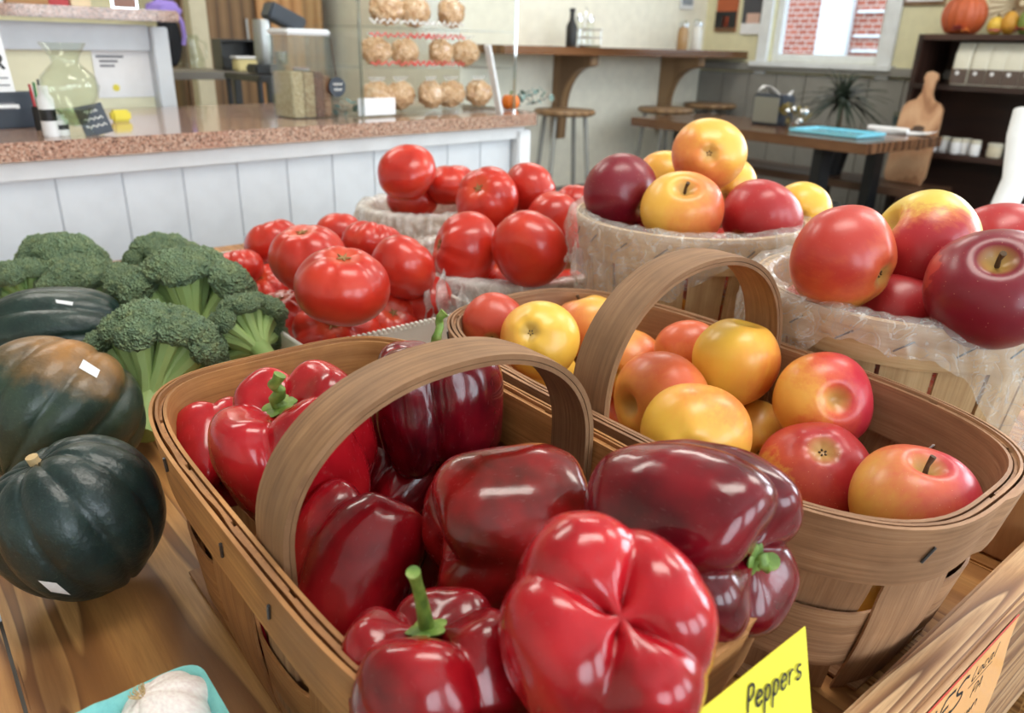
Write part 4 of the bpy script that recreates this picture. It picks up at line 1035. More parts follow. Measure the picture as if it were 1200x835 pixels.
def decal(owner, me, corners, mat, name, lift=.0006, n=6, th=.0003):
    """a thin sticker laid on the surface of an object, its four corners given as directions seen in the photograph"""
    bpy.context.view_layer.update(); M = owner.matrix_world; I = M.inverted()
    bv = BVHTree.FromPolygons([v.co for v in me.vertices], [list(p.vertices) for p in me.polygons]); G = []
    o = I @ EYE
    for i in range(n + 1):
        row = []
        for j in range(n + 1):
            u, v = i / n, j / n; a = Vector(corners[0]).lerp(Vector(corners[1]), u); b = Vector(corners[3]).lerp(Vector(corners[2]), u); p = a.lerp(b, v)
            d = ((I.to_3x3() @ ray(p.x, p.y))).normalized(); h = bv.ray_cast(o, d)
            if h[0] is None: return None
            wn_ = M @ h[0]; nn = (M.to_3x3() @ h[1]).normalized(); nn = nn if nn.dot(EYE - wn_) > 0 else -nn; row.append(I @ (wn_ + nn * lift))
        G.append(row)
    ob = MB().sheet(G).build(name, mat, owner); return ob
def squash(px, py, z, R, hgt, ax, sp, lb, mat, seed, dec=(), scar=True):
    me, zt = squash_mesh('squash_skin', mat, hgt, seed=seed)
    t = thing('acorn_squash', lb, 'squash', onz(px, py, z), quat=zquat(camdir(*ax), sp)); t.scale = (R, R, R); place(me, 'skin', t)
    if scar: MB().tube([(0, 0, zt - .03), (.01, 0, zt + .05), (.02, .01, zt + .10)], [.075, .065, .07], 10).build('stem_stub', m_sqs, t)
    for c in dec: decal(t, me, c, m_paper, 'sticker')
squash(92, 604, .785, .0565, .94, (-.34, .80, .42), .25, 'dark green acorn squash with pale stem scar standing on the bare planks', m_sq, 1, [((45, 679), (66, 682), (83, 696), (60, 692))])
squash(66, 482, .791, .069, .86, (.25, .72, -.62), .1, 'green acorn squash with an orange patch beside the pepper basket', squash_mat('orange_patched_acorn_squash', (24, 44, 40), (52, 68, 52), (178, 118, 52), (-.3, .8, .55), .50), 2, [((97, 421), (117, 434), (113, 443), (92, 431))])
squash(62, 398, .781, .058, 1.42, (.95, .12, -.2), .6, 'long dark green squash lying behind the orange-patched one', squash_mat('long_dark_squash', (18, 38, 36), (36, 58, 52)), 3, [((65, 351), (86, 354), (85, 358), (66, 355))], False)

# ------------------------------------------------------------------ pulp carton with garlic
def pulp():
    m = Mat('turquoise_pulp', (120, 200, 196), .9); c = m.coord(); n = m.noise(c, 60, 4, .7); g = m.noise(c, 9, 3)
    m.color(m.mix(m.ramp(n, [(.35, .5), (.6, 0.0)]), m.ramp(g, [(.3, (112, 188, 186)), (.7, (146, 214, 208))]), (92, 164, 166))); m.bump(n, .8, .002); return m.m
m_pulp = pulp()
qc = onz(232, 772, ZT + .066); ec, nc = EN(qc); SZ = .112
ct = thing('pulp_carton', 'turquoise moulded pulp carton beside the pepper basket', 'carton', W(ec - SZ / 2, nc - SZ / 2, ZT + .001), AR)
def rsq(h, r, wob=0):
    P = []
    for cx, cy, a0 in ((1, 1, 0), (-1, 1, PI / 2), (-1, -1, PI), (1, -1, 1.5 * PI)):
        for i in range(9):
            a = a0 + PI / 2 * i / 8; P.append(Vector((cx * (h - r) + r * math.cos(a), cy * (h - r) + r * math.sin(a), 0)))
    Q = []
    for i in range(len(P)):
        a, b = P[i], P[(i + 1) % len(P)]; m = max(1, int((b - a).length / .006))
        for j in range(m): Q.append(a.lerp(b, j / m))
    return Q
base = rsq(SZ / 2, .012)
prof = [(.80, .004), (.83, .02), (.90, .045), (.955, .060), (.99, .064), (1.0, .066), (.99, .062), (.965, .058)]
G = []
for p in base:
    row = [(p.x * .05, p.y * .05, .006), (p.x * .7, p.y * .7, .006)]
    for k, z in ((.80, .008), (.845, .022), (.905, .046), (.95, .060)): row.append((p.x * (k - .03), p.y * (k - .03), z))
    for k, z in ((.975, .0655), (1.0, .0655), (.995, .061), (.93, .05), (.86, .02), (.82, .0)): row.append((p.x * k, p.y * k, z))
    row = [(x, y, z + .0016 * noise.noise(Vector((x * 90, y * 90, z * 60)))) for x, y, z in row]; G.append(row)
MB().sheet(G, None, None, None, True).build('carton_shell', m_pulp, ct, 60)
m_garlic = Mat('garlic_skin', (236, 226, 218), .5); _c = m_garlic.coord('Object', (8, 8, 1.5)); m_garlic.color(m_garlic.ramp(m_garlic.noise(_c, 2, 4), [(.3, (222, 206, 202)), (.6, (238, 230, 224))])); m_garlic = m_garlic.m
def garlic(loc, R, label, ax, sp):
    t = thing('garlic_bulb', label, 'garlic', loc, quat=zquat(ax, sp), group='garlic bulbs in the pulp carton'); t.scale = (R,) * 3
    def f(q):
        th = math.atan2(q.y, q.x); g = (1 - abs(math.cos(th * 4))) ** 1.3
        return (1 - .10 * g * math.sqrt(max(0, 1 - q.z * q.z))) * (1 + (.30 * max(0, q.z - .6) / .4 if q.z > .6 else 0))
    MB().sphere((0, 0, 0), (1, 1, .82), 30, 64, None, f).build('bulb', m_garlic, t, None)
    MB().tube([(0, 0, .95), (.02, .02, 1.2), (.06, .02, 1.35)], [.17, .12, .13], 10).build('neck', m_garlic, t)
    r = MB()
    for i in range(14):
        a = i * 2.4; r.tube([(.05 * math.cos(a), .05 * math.sin(a), -.78), (.14 * math.cos(a), .14 * math.sin(a), -.92), (.17 * math.cos(a + .5), .17 * math.sin(a + .5), -.96)], [.018, .014, .008], 5)
    r.build('roots', m_sqs, t)
gq = onz(195, 846, ZT + .05)
garlic(gq, .026, 'white garlic bulb in the far corner of the pulp carton', camdir(.3, -.6, -.3), .4)
e_, n_ = EN(gq)
garlic(W(e_ - .052, n_ - .012, ZT + .04), .026, 'white garlic bulb at the near side of the pulp carton', Vector((.2, .3, .9)), 1.4)

# ------------------------------------------------------------------ handwritten signs
GLY = {  # strokes in a box: x 0..1, baseline 0, x-height .55, cap 1
 'P': [[(.1, 0), (.1, 1)], [(.1, .95), (.5, 1), (.75, .85), (.7, .6), (.4, .45), (.1, .45)]],
 'e': [[(.08, .3), (.7, .36), (.62, .52), (.35, .58), (.1, .4), (.08, .2), (.25, .02), (.55, .02), (.75, .14)]],
 'p': [[(.12, .55), (.1, -.45)], [(.1, .35), (.3, .56), (.6, .52), (.7, .3), (.55, .06), (.3, .02), (.1, .15)]],
 'r': [[(.1, .55), (.14, 0)], [(.12, .3), (.3, .52), (.6, .54)]],
 's': [[(.65, .52), (.3, .56), (.12, .44), (.3, .3), (.6, .22), (.62, .06), (.3, 0), (.05, .06)]],
 'O': [[(.5, 1), (.15, .8), (.05, .45), (.25, .05), (.6, .0), (.9, .3), (.9, .7), (.5, 1)]],
 'D': [[(.1, 0), (.15, 1)], [(.05, .98), (.5, .95), (.85, .6), (.7, .2), (.1, .0)]],
 'I': [[(.4, 0), (.45, 1)]],
 'E': [[(.75, .98), (.15, .95), (.1, .02), (.75, .04)], [(.12, .5), (.6, .54)]],
 'S': [[(.8, .9), (.45, 1), (.15, .8), (.3, .55), (.7, .4), (.75, .12), (.4, 0), (.05, .1)]],
 'L': [[(.15, 1), (.1, .02), (.8, .06)]],
 'o': [[(.4, .55), (.12, .4), (.12, .12), (.4, 0), (.68, .15), (.68, .42), (.4, .55)]],
 'c': [[(.65, .48), (.4, .56), (.12, .38), (.12, .14), (.38, 0), (.68, .08)]],
 'a': [[(.65, .5), (.35, .56), (.1, .35), (.15, .06), (.4, .02), (.64, .25), (.68, .52), (.66, .1), (.82, 0)]],
 'l': [[(.35, 1), (.3, .05), (.45, 0)]],
 'A': [[(.05, 0), (.45, 1), (.8, 0)], [(.2, .38), (.68, .4)]],
 'g': [[(.65, .5), (.35, .56), (.1, .35), (.2, .06), (.5, .08), (.66, .5), (.62, -.3), (.3, -.45), (.05, -.3)]],
 'w': [[(.05, .55), (.22, .02), (.45, .45), (.65, .02), (.92, .55)]],
 'n': [[(.12, .55), (.12, 0)], [(.12, .3), (.35, .55), (.6, .45), (.65, 0)]],
 'b': [[(.15, 1), (.12, .02)], [(.12, .3), (.35, .52), (.65, .4), (.62, .1), (.35, 0), (.12, .08)]],
 'R': [[(.1, 0), (.1, 1)], [(.1, .97), (.6, .95), (.7, .7), (.5, .5), (.1, .48)], [(.4, .48), (.8, 0)]],
 'T': [[(.4, 0), (.42, 1)], [(.05, .98), (.8, 1)]],
}
def ribbon(mb, pts, w, M, z=.0004):
    P = [Vector((x, y, 0)) for x, y in pts]; Q = []
    for i in range(len(P) - 1):                       # smooth a little
        p0, p1, p2, p3 = P[max(i - 1, 0)], P[i], P[i + 1], P[min(i + 2, len(P) - 1)]
        for k in range(4):
            t = k / 4; Q.append(.5 * ((2 * p1) + (p2 - p0) * t + (2 * p0 - 5 * p1 + 4 * p2 - p3) * t * t + (3 * p1 - p0 - 3 * p2 + p3) * t ** 3))
    Q.append(P[-1]); L = []
    for i, p in enumerate(Q):
        d = (Q[min(i + 1, len(Q) - 1)] - Q[max(i - 1, 0)]); d = d.normalized() if d.length > 0 else Vector((1, 0, 0)); n = Vector((-d.y, d.x, 0)) * w / 2
        L.append([p - n + Vector((0, 0, z)), p + n + Vector((0, 0, z))])
    mb.sheet(L, None, M)
def write(parent, word, x, y, size, ang=0, slant=.15, w=.12, adv=.85, mat=None, name='lettering', M0=None, sx=1.0):
    """x runs along the text, y up, in the sign's plane"""
    mb = MB(); ca, sa = math.cos(ang), math.sin(ang)
    for i, ch in enumerate(word):
        for st in GLY.get(ch, []):
            pts = []
            for a, b in st:
                u = ((a + slant * b) * .78 + i * adv) * size * sx; v = b * size; pts.append((x + u * ca - v * sa, y + u * sa + v * ca))
            ribbon(mb, pts, w * size, M0)
    return mb.build(name, mat or m_ink, parent, None)
# yellow card on the rim of the pepper basket: local x along n, local y up along the card
ys = onz(943, 738, ZRIM - .006); e_, n_ = EN(ys); e_ = min(e_, B1C[0] - .205 - .0080)
upv = (Vector((0, 0, 1)) + EV * .26).normalized(); SW, SH = .118, .082
org = W(e_, n_, ZRIM - .004)
ycard = thing('price_card', 'yellow paper card reading Peppers on the rim of the pepper basket', 'sign'); ycard.matrix_world = frame(org, NV, NV.cross(upv))
m_ycard = plain('yellow_card', (250, 238, 70), .55)
G = [[(-SW + SW * i / 8, -SH * j / 6, .0004 * math.sin(i * .6)) for j in range(7)] for i in range(9)]
MB().sheet(G, .0004).build('card', m_ycard, ycard)
write(ycard, 'Peppers', -.0470, -.0165, .0112, -.10, .18, .11, .80, M0=T(0, 0, .0007), sx=.66)
# torn orange label on the outer face of the front rail
e_, n_ = EN(onz(1197, 714, ZR)); org = W(RAIL0 - .0006, n_, ZR - .004)
m_ocard = Mat('orange_label', (248, 176, 104), .5, Coat_Weight=.4, Coat_Roughness=.1); _c = m_ocard.coord(); m_ocard.color(m_ocard.mix(m_ocard.ramp(m_ocard.noise(_c, 30, 3), [(.5, 0.0), (.65, .35)]), (250, 182, 108), (244, 156, 92))); m_ocard = m_ocard.m
ocard = thing('rail_label', 'torn orange label with handwriting taped to the front rail', 'sign'); ocard.matrix_world = frame(org, NV, -EV)
G = []
for i in range(31):
    x = -.21 + .21 * i / 30; bot = -.098; k = i / 30
    G.append([(x + (-.010 * math.sin(j * 1.1) * .35 - .004 * (j / 8) if i == 30 else 0), bot * j / 8, .0006) for j in range(9)])
MB().sheet(G, .0003).build('label_sheet', m_ocard, ocard)
MB().box((-.105, -.0002, .0005), (.21, .0006, .0008)).build('red_edge', plain('red_border', (206, 60, 40), .5), ocard)
for word, x, y, sz_, sx_ in (('ODIES', -.172, -.0250, .0170, 1.47), ('Local', -.066, -.0165, .0088, 1.2), ('PA', -.058, -.0345, .0085, 1.2), ('grown', -.084, -.0520, .0085, 1.45), ('per lb', -.136, -.0620, .0110, 1.2)):
    write(ocard, word, x, y, sz_ * 1.12, .0, .3, .13, .68, M0=T(0, 0, .0006), sx=sx_)
ul = MB(); ribbon(ul, [(-.068, -.0205), (-.032, -.0200)], .0008, T(0, 0, .0006)); ul.build('underline', m_ink, ocard, None)
# small white paper scraps in the bottom of the apple basket
for px, py, z, lb in ((1082, 533, .822, 'small white paper scrap behind the rosy apple in the handled basket'), (1027, 549, .82, 'small white paper scrap between the two end apples in the handled basket'), (1147, 594, .835, 'small white paper scrap at the rounded end of the handled basket')):
    o = MB().box((0, 0, .004), (.014, .0012, .018), .0003).build('paper_scrap', m_paper, None, 40, onz(px, py, z), .6); o.rotation_euler = (.5, .2, .7); tag(o, lb, 'paper scrap')

# ================================================================== things on the granite counter
def mpp(p): return (Vector(p) - EYE).dot(FWD) / F           # metres per pixel at a point
def oncounter(px, py): return onz(px, py, .9202)
m_red = plain('red_plastic', (186, 40, 44), .4); m_green = plain('green_plastic', (60, 130, 72), .4); m_yel = plain('yellow_plastic', (232, 216, 70), .45)
# glass vase
p = oncounter(92, 159); k = mpp(p)
vz = thing('glass_vase', 'clear glass vase with flared lip on the granite counter', 'vase', p, AC)
pr = [(17, 0), (19, 2), (17, 8), (14, 16), (20, 28), (28, 42), (31, 54), (28, 66), (19, 75), (14, 80), (15, 86), (20, 94), (24, 101), (23, 101), (19, 94), (14, 86), (13, 80), (18, 74), (27, 65), (29.5, 54), (26.5, 43), (18, 29), (12, 17), (12, 12), (0.1, 10)]
MB().lathe([(r * k, z * k) for r, z in pr], 40, None, False).build('vase_glass', m_glass, vz, 60)
MB().lathe([(0.1 * k, 10.5 * k), (11 * k, 14 * k), (14 * k, 22 * k), (19 * k, 30 * k), (0.1 * k, 31 * k)], 30, None, False).build('water', glassy('vase_water', (214, 226, 210), .06), vz, 60)
# slate stand with a printed sheet
p = oncounter(22, 150); k = mpp(p)
st = thing('sign_stand', 'slate grey stand holding a white printed sheet beside the glass vase', 'sign', p, AC)
MB().box((-8 * k, 10 * k, 20 * k), (66 * k, 22 * k, 40 * k), 2 * k).build('stand_base', m_slate, st)
Mx = T(-14 * k, -3 * k, 2 * k) @ Matrix.Rotation(rad(-14), 4, 'X')
MB().box((0, 0, 52 * k), (38 * k, 1.2 * k, 92 * k), .3 * k, T(0, 0, 14 * k) @ Mx).build('sheet', m_paper, st)
MB().box((12 * k, -.6 * k, 100 * k), (16 * k, 3 * k, 9 * k), 1 * k, T(0, 0, 14 * k) @ Mx).build('clip', m_dark, st)
wm = T(0, 0, 14 * k) @ Mx @ Matrix.Rotation(PI / 2, 4, 'X')
write(st, 'R', 4 * k, 50 * k, 16 * k, 0, 0, .2, M0=T(0, -.9 * k, 0) @ wm)
ln = MB()
for zz in (40, 32, 22, 12, 6): ln.box((2 * k, -1.0 * k, zz * k), (26 * k, .3 * k, 1.6 * k), 0, T(0, 0, 14 * k) @ Mx)
ln.build('printed_lines', m_greyink, st)
# pens and small bottles
pc = thing('pen_holder', 'dark holder of coloured pens between the stand and the vase', 'pen holder', oncounter(50, 152), AC)
MB().lathe([(7 * k, 0), (7 * k, 26 * k), (6 * k, 26 * k), (6 * k, 2 * k), (.1 * k, 2 * k)], 18, None, False).build('cup', m_dark, pc)
for i, (dx, m, hh) in enumerate(((-4, m_red, 50), (0, m_green, 52), (4, m_dark, 55), (-2, m_paper, 48))):
    MB().tube([(dx * .5 * k, i * k - 2 * k, 3 * k), (dx * 1.3 * k, i * k - 2 * k, hh * k)], [1.6 * k, 1.4 * k], 8).build('pen', m, pc)
for px, py, lb in ((61, 160, 'small white and black bottle beside the pen holder'), (73, 159, 'small clear-capped white bottle beside the vase')):
    q = oncounter(px, py); hgt = 52 if px == 61 else 22
    b = thing('small_bottle', lb, 'bottle', q, AC)
    MB().lathe([(7 * k, 0), (8 * k, 2 * k), (8 * k, hgt * .75 * k), (5 * k, hgt * .85 * k), (5 * k, hgt * k), (.1 * k, hgt * k)], 20).build('bottle_body', m_paper, b)
    MB().lathe([(8.2 * k, hgt * .32 * k), (8.2 * k, hgt * .55 * k)], 20, None, False).build('label_band', m_dark, b)
# little chalkboard and yellow marker
p = oncounter(118, 158)
cb = thing('chalkboard_sign', 'small tilted chalkboard card leaning by the glass vase', 'sign', p, AC)
Mx = Matrix.Rotation(rad(-18), 4, 'X') @ Matrix.Rotation(rad(-10), 4, 'Y')
MB().box((0, 0, 17 * k), (30 * k, 2 * k, 33 * k), .5 * k, Mx).build('board', m_slate, cb)
ch = MB()
for zz, w in ((26, 14), (18, 20), (10, 22)): ch.tube([((-w / 2 + w * i / 10) * k, -1.3 * k, (zz + 1.6 * math.sin(i * 2.3)) * k) for i in range(11)], .8 * k, 5, Mx)
ch.build('chalk_marks', m_chalk, cb)
yb = MB().box((0, 0, 7 * k), (24 * k, 14 * k, 14 * k), 3 * k).build('yellow_box', m_yel, None, 40, oncounter(142, 142), AC); tag(yb, 'small yellow box behind the chalkboard card', 'box')
# notice on the partition
pn = thing('paper_notice', 'white printed notice pinned to the cream partition', 'notice', CW(clv(147, 75, CD + .035)[0], CD + .0385, clv(147, 75, CD + .035)[1]), AC)
kk = (Vector(pn.location) - EYE).dot(FWD) / F
MB().box((0, -.0006, 0), (70 * kk, .001, 74 * kk)).build('sheet', m_paper, pn)
nl = MB()
for zz, x, w, h in ((28, 0, 54, 4), (18, 6, 26, 4), (8, -16, 30, 2.5), (3, -18, 20, 2.5), (-2, -20, 16, 2.5)): nl.box((x * kk, -.0014, zz * kk), (w * kk, .0006, h * kk))
nl.build('printed_lines', m_greyink, pn); MB().lathe([(.1 * kk, 0), (4 * kk, 0), (4 * kk, .0008), (.1 * kk, .0008)], 16, T(-14 * kk, -.0012, -26 * kk) @ Matrix.Rotation(PI / 2, 4, 'X')).build('gold_seal', m_yel, pn)
sn = MB().box((0, 0, 0), (13 * kk, .002, 13 * kk)).build('sticky_note', plain('lime_note', (206, 214, 84), .6), None, 40, CW(clv(170, 44, CD + .035)[0], CD + .0372, clv(170, 44, CD + .035)[1]), AC); tag(sn, 'lime green sticky note beside the notice', 'note')
# things on the ledge of the partition
def onledge(px, y=.06): return CW(clv(px, 10, CD + y)[0], CD + y, ZL + .0005)
for px, w, h, d, m, lb, nm in ((28, 44, 20, 40, plain('kraft_card', (176, 130, 84), .7), 'brown cardboard box on the granite ledge', 'cardboard_box'), (66, 22, 24, 26, m_red, 'red box on the granite ledge beside the cardboard box', 'red_box'), (92, 22, 26, 24, plain('peach_card', (236, 214, 176), .6), 'pale peach packet on the granite ledge', 'packet'), (4, 14, 16, 20, m_paper, 'white packet at the end of the granite ledge', 'packet')):
    q = onledge(px); kq = mpp(q)
    o = thing(nm, lb, 'box', q, AC); MB().box((0, 0, h / 2 * kq), (w * kq, d * kq, h * kq), 1 * kq).build('box_body', m, o); MB().box((0, 0, (h + .6) * kq), (w * .98 * kq, 5 * kq, 1.2 * kq)).build('closing_tape', m_paper, o)
q = onledge(148); kq = mpp(q)
o = thing('picture_stand', 'silver-framed small picture standing on the granite ledge', 'picture', q, AC)
MB().box((0, 4 * kq, 12 * kq), (30 * kq, 3 * kq, 24 * kq), 1 * kq).build('frame', m_chrome, o); MB().box((0, 2.2 * kq, 12 * kq), (25 * kq, 1 * kq, 19 * kq)).build('print', plain('sepia_print', (150, 110, 96), .5), o); MB().box((0, -2 * kq, 1.2 * kq), (34 * kq, 14 * kq, 2.4 * kq), .5 * kq).build('foot', m_glass, o)

# storage jar of layered dried goods
p = oncounter(357, 137); k = mpp(p)
jr = thing('storage_jar', 'clear square storage jar of layered dried goods with white lid', 'jar', p, AC)
def sqr(mb, x0, x1, y0, y1, z0, z1, b=0): mb.box(((x0 + x1) / 2 * k, (y0 + y1) / 2 * k, (z0 + z1) / 2 * k), ((x1 - x0) * k, (y1 - y0) * k, (z1 - z0) * k), b * k)
gl = MB()
for a in ((-27, -25.5, -22, 22), (25.5, 27, -22, 22), (-25.5, 25.5, 20.5, 22), (-25.5, 25.5, -22, -20.5)): sqr(gl, a[0], a[1], a[2], a[3], 1, 88)
sqr(gl, -27, 27, -22, 22, 0, 1); gl.build('jar_glass', glassy('jar_glass', (242, 244, 242), .08), jr)
m_ld = MB(); sqr(m_ld, -28, 28, -23, 23, 88.5, 95, 2); m_ld.build('lid', m_white, jr)
def grain(name, a, b, s):
    m = Mat(name, a, .8); c = m.coord(); v = m.vor(c, s, 'F1', 'Color'); m.color(m.mix(m.sep(v)[0], a, b)); m.bump(m.vor(c, s), .8, .004); return m.m
for x0, x1, m, h in ((-25, -10, grain('oat_flakes', (196, 170, 128), (226, 206, 170), 240), 50), (-9.5, 4, grain('pale_beans', (206, 184, 148), (170, 136, 98), 200), 50), (4.5, 16, grain('dark_beans', (96, 50, 44), (140, 84, 72), 200), 50), (16.5, 25, grain('brown_mix', (150, 96, 70), (190, 140, 110), 220), 46)):
    mb = MB(); sqr(mb, x0, x1, -20, 20, 1.2, h, 1); mb.build('dried_goods', m, jr)
tg = thing('hang_tag', 'round black chalk tag hanging on the storage jar', 'tag', p + Vector((0, 0, 0)), AC)
Mx = T(30.5 * k, -24.5 * k, 34 * k) @ Matrix.Rotation(PI / 2, 4, 'X')
MB().lathe([(.1 * k, 0), (11 * k, 0), (11 * k, 1.4 * k), (.1 * k, 1.4 * k)], 28, Mx).build('disc', m_slate, tg)
c2 = MB()
for zz, w in ((3, 12), (-3, 10)): c2.tube([((-w / 2 + w * i / 8) * k, (zz + 1.4 * math.sin(i * 2.6)) * k, 1.9 * k) for i in range(9)], .8 * k, 5, Mx)
c2.build('chalk_marks', m_chalk, tg); MB().tube([(30 * k, -25 * k, 45 * k), (28 * k, -24 * k, 70 * k), (26 * k, -24 * k, 86 * k)], .6 * k, 5).build('string', m_tw, tg)
# eucalyptus sprigs
m_euc = plain('eucalyptus_leaf', (124, 150, 144), .6)
def sprig(label, loc, size, n, seed, spread=1.0):
    rnd = random.Random(seed); t = thing('eucalyptus_sprig', label, 'foliage', loc, AC)
    lm = MB(); G = [[(r * math.cos(a) * .8, .5 + r * math.sin(a) * .5, .12 * r * r) for r in (0.02, .5, 1)] for a in [2 * PI * i / 12 for i in range(12)]]
    lm.sheet(G, .04, None, None, True); me = lm.mesh('leaf', m_euc, 60)
    for i in range(n):
        x = rnd.uniform(-1, 1) * size * spread; z = rnd.uniform(.1, .75) * size * (1 - .4 * abs(x / size / spread))
        place(me, 'leaf', t, (x, rnd.uniform(-.3, .3) * size, z), quat=Quaternion((rnd.uniform(-1, 1), rnd.uniform(-1, 1), rnd.uniform(-.4, .4)), rnd.uniform(.2, 1.4)), scale=size * rnd.uniform(.16, .26))
    sm = MB()
    for i in range(4): a = i * 1.6; sm.tube([(-.2 * size, 0, .01), (.5 * size * math.cos(a) * spread, .2 * size * math.sin(a), size * .3), (size * .8 * math.cos(a) * spread, .2 * size * math.sin(a), size * .5)], .015 * size, 5)
    sm.build('twigs', m_tw, t)
sprig('grey-green eucalyptus sprig beside the storage jar', oncounter(405, 136), 26 * k, 16, 3, .7)
p = oncounter(628, 126); sprig('grey-green sprig trailing by the tiny pumpkin', p, 30 * mpp(p), 18, 6, .9)

# acrylic display case with bags of snacks
pa = cl(427, 139); pb = cl(592, 128); DW = pb[0] - pa[0]; dy0 = .10; DD = .24; DH = .37
cs = thing('display_case', 'clear acrylic display case with three shelves on the counter', 'display case', CW(pa[0], dy0, .9202), AC)
ac = .004
for nm, c, d in (('side_panel', (ac / 2, DD / 2, DH / 2), (ac, DD, DH)), ('side_panel', (DW - ac / 2, DD / 2, DH / 2), (ac, DD, DH)), ('back_panel', (DW / 2, DD - ac / 2, DH / 2), (DW - 2 * ac, ac, DH)), ('top_panel', (DW / 2, DD / 2, DH + ac / 2), (DW, DD, ac)), ('base_panel', (DW / 2, DD / 2, ac / 2), (DW - 2 * ac, DD - ac, ac))):
    MB().box(c, d, .001).build(nm, m_acryl, cs)
for x in (.006, DW - .006): MB().box((x, 0, DH / 2), (.008, .006, DH), .001).build('edge_strip', glassy('acrylic_edge', (220, 226, 226), .35), cs)
m_redink = plain('red_marker', (226, 96, 92), .6); SHZ = [.004, .112, .205]
for si, z in enumerate(SHZ):
    if si: MB().box((DW / 2, DD / 2, z), (DW - 2.2 * ac, DD - .02, ac)).build('shelf', m_acryl, cs)
    lb_ = MB(); rnd = random.Random(si)
    for x0, x1 in ((.03, .13), (.15, .24)):
        for r_ in range(2 if si == 1 else 1):
            zz = z + (.012 if r_ == 0 else .075); lb_.tube([(x0 + (x1 - x0) * i / 26 * DW / .27, -.006, zz + .006 * math.sin(i * 2.4 + rnd.random())) for i in range(27)], .0022, 5)
    if si: lb_.build('shelf_writing', m_chalk if si == 2 else m_redink, cs)
MB().box((.055, .012, .024), (.11, .003, .04), .001, ).build('white_card', m_paper, cs)
m_bag = Mat('snack_bag', (190, 142, 92), .3, Coat_Weight=.5); _c = m_bag.coord('Object', (1, 1, 1), True); m_bag.color(m_bag.ramp(m_bag.noise(_c, 2.2, 4, .7), [(.3, (176, 126, 84)), (.5, (214, 172, 126)), (.72, (236, 212, 178))])); m_bag.bump(m_bag.noise(_c, 5, 3), .5, .05); m_bag = m_bag.m
bgm = []
for sd in (1, 2):
    def f(q, sd=sd): return 1 + .20 * noise.noise(q * 2.2 + Vector((sd * 5, 0, 0))) + .12 * noise.noise(q * 5 + Vector((0, sd * 5, 0)))
    bgm.append(MB().sphere((0, 0, 1), (1.25, .72, .95), 20, 28, None, f).mesh('bag_body', m_bag, None))
tpm = MB()
G = [[((i / 8 - .5) * (.5 + .9 * j / 3), .10 * math.sin(i * 1.4) * (j / 3), 1.85 + .45 * j / 3) for j in range(4)] for i in range(9)]
tpm.sheet(G, .03); tpm = tpm.mesh('bag_top', m_film, None)
for si, cnt in ((0, 5), (1, 4), (2, 3)):
    for i in range(cnt):
        sc = (.036, .034, .037)[si]; x = (.055 + i * (.048 if si == 0 else .058) + (.02 if si == 2 else 0)) * DW / .29
        t = thing('snack_bag', 'small clear bag of golden brown snacks on the %s of the display case' % ('base', 'middle shelf', 'top shelf')[si], 'snack bag', CW(pa[0] + x, dy0 + .07 + .02 * (i % 2), .9202 + SHZ[si] + ac / 2 + .001), AC + .2 * (i % 3 - 1), 'snack bags in the display case, ' + ('base', 'middle shelf', 'top shelf')[si]); t.scale = (sc, sc, sc)
        place(bgm[i % 2], 'bag_body', t); place(tpm, 'bag_top', t)
# white card leaning beside the case
p = oncounter(590, 133); kq = mpp(p)
wc = MB().box((0, 0, 38 * kq), (4 * kq, 9 * kq, 78 * kq), .6 * kq, T(0, 6 * kq, 0) @ Matrix.Rotation(rad(-16), 4, 'Y')).build('leaning_card', m_white, None, 40, p, AC); tag(wc, 'white card leaning on the end of the display case', 'card')
# tiny pumpkin
def pumpkin(name, label, loc, r, hgt, mat, seed=0, ribs=12, stem=True):
    t = thing(name, label, 'pumpkin', loc, AC)
    def f(q):
        th = math.atan2(q.y, q.x); g = (1 - abs(math.cos(th * ribs / 2))) ** 1.5; s = math.sqrt(max(0, 1 - q.z * q.z))
        return (1 - .10 * g * s) * (1 - .22 * max(0, abs(q.z) - .75) / .25)
    MB().sphere((0, 0, r * hgt * .80), (r, r, r * hgt), 28, 72, None, f).build('pumpkin_flesh', mat, t, None)
    if stem: MB().tube([(0, 0, r * hgt * 1.45), (r * .03, 0, r * hgt * 1.75), (r * .15, 0, r * hgt * 2.0)], [r * .14, r * .1, r * .12], 8).build('stem', m_stem, t)
m_pump = plain('orange_pumpkin', (232, 120, 30), .45); m_pump2 = plain('deep_orange_pumpkin', (190, 88, 44), .5)
p = oncounter(598, 128); pumpkin('mini_pumpkin', 'tiny bright orange pumpkin at the end of the counter', p, 11 * mpp(p), .92, m_pump)

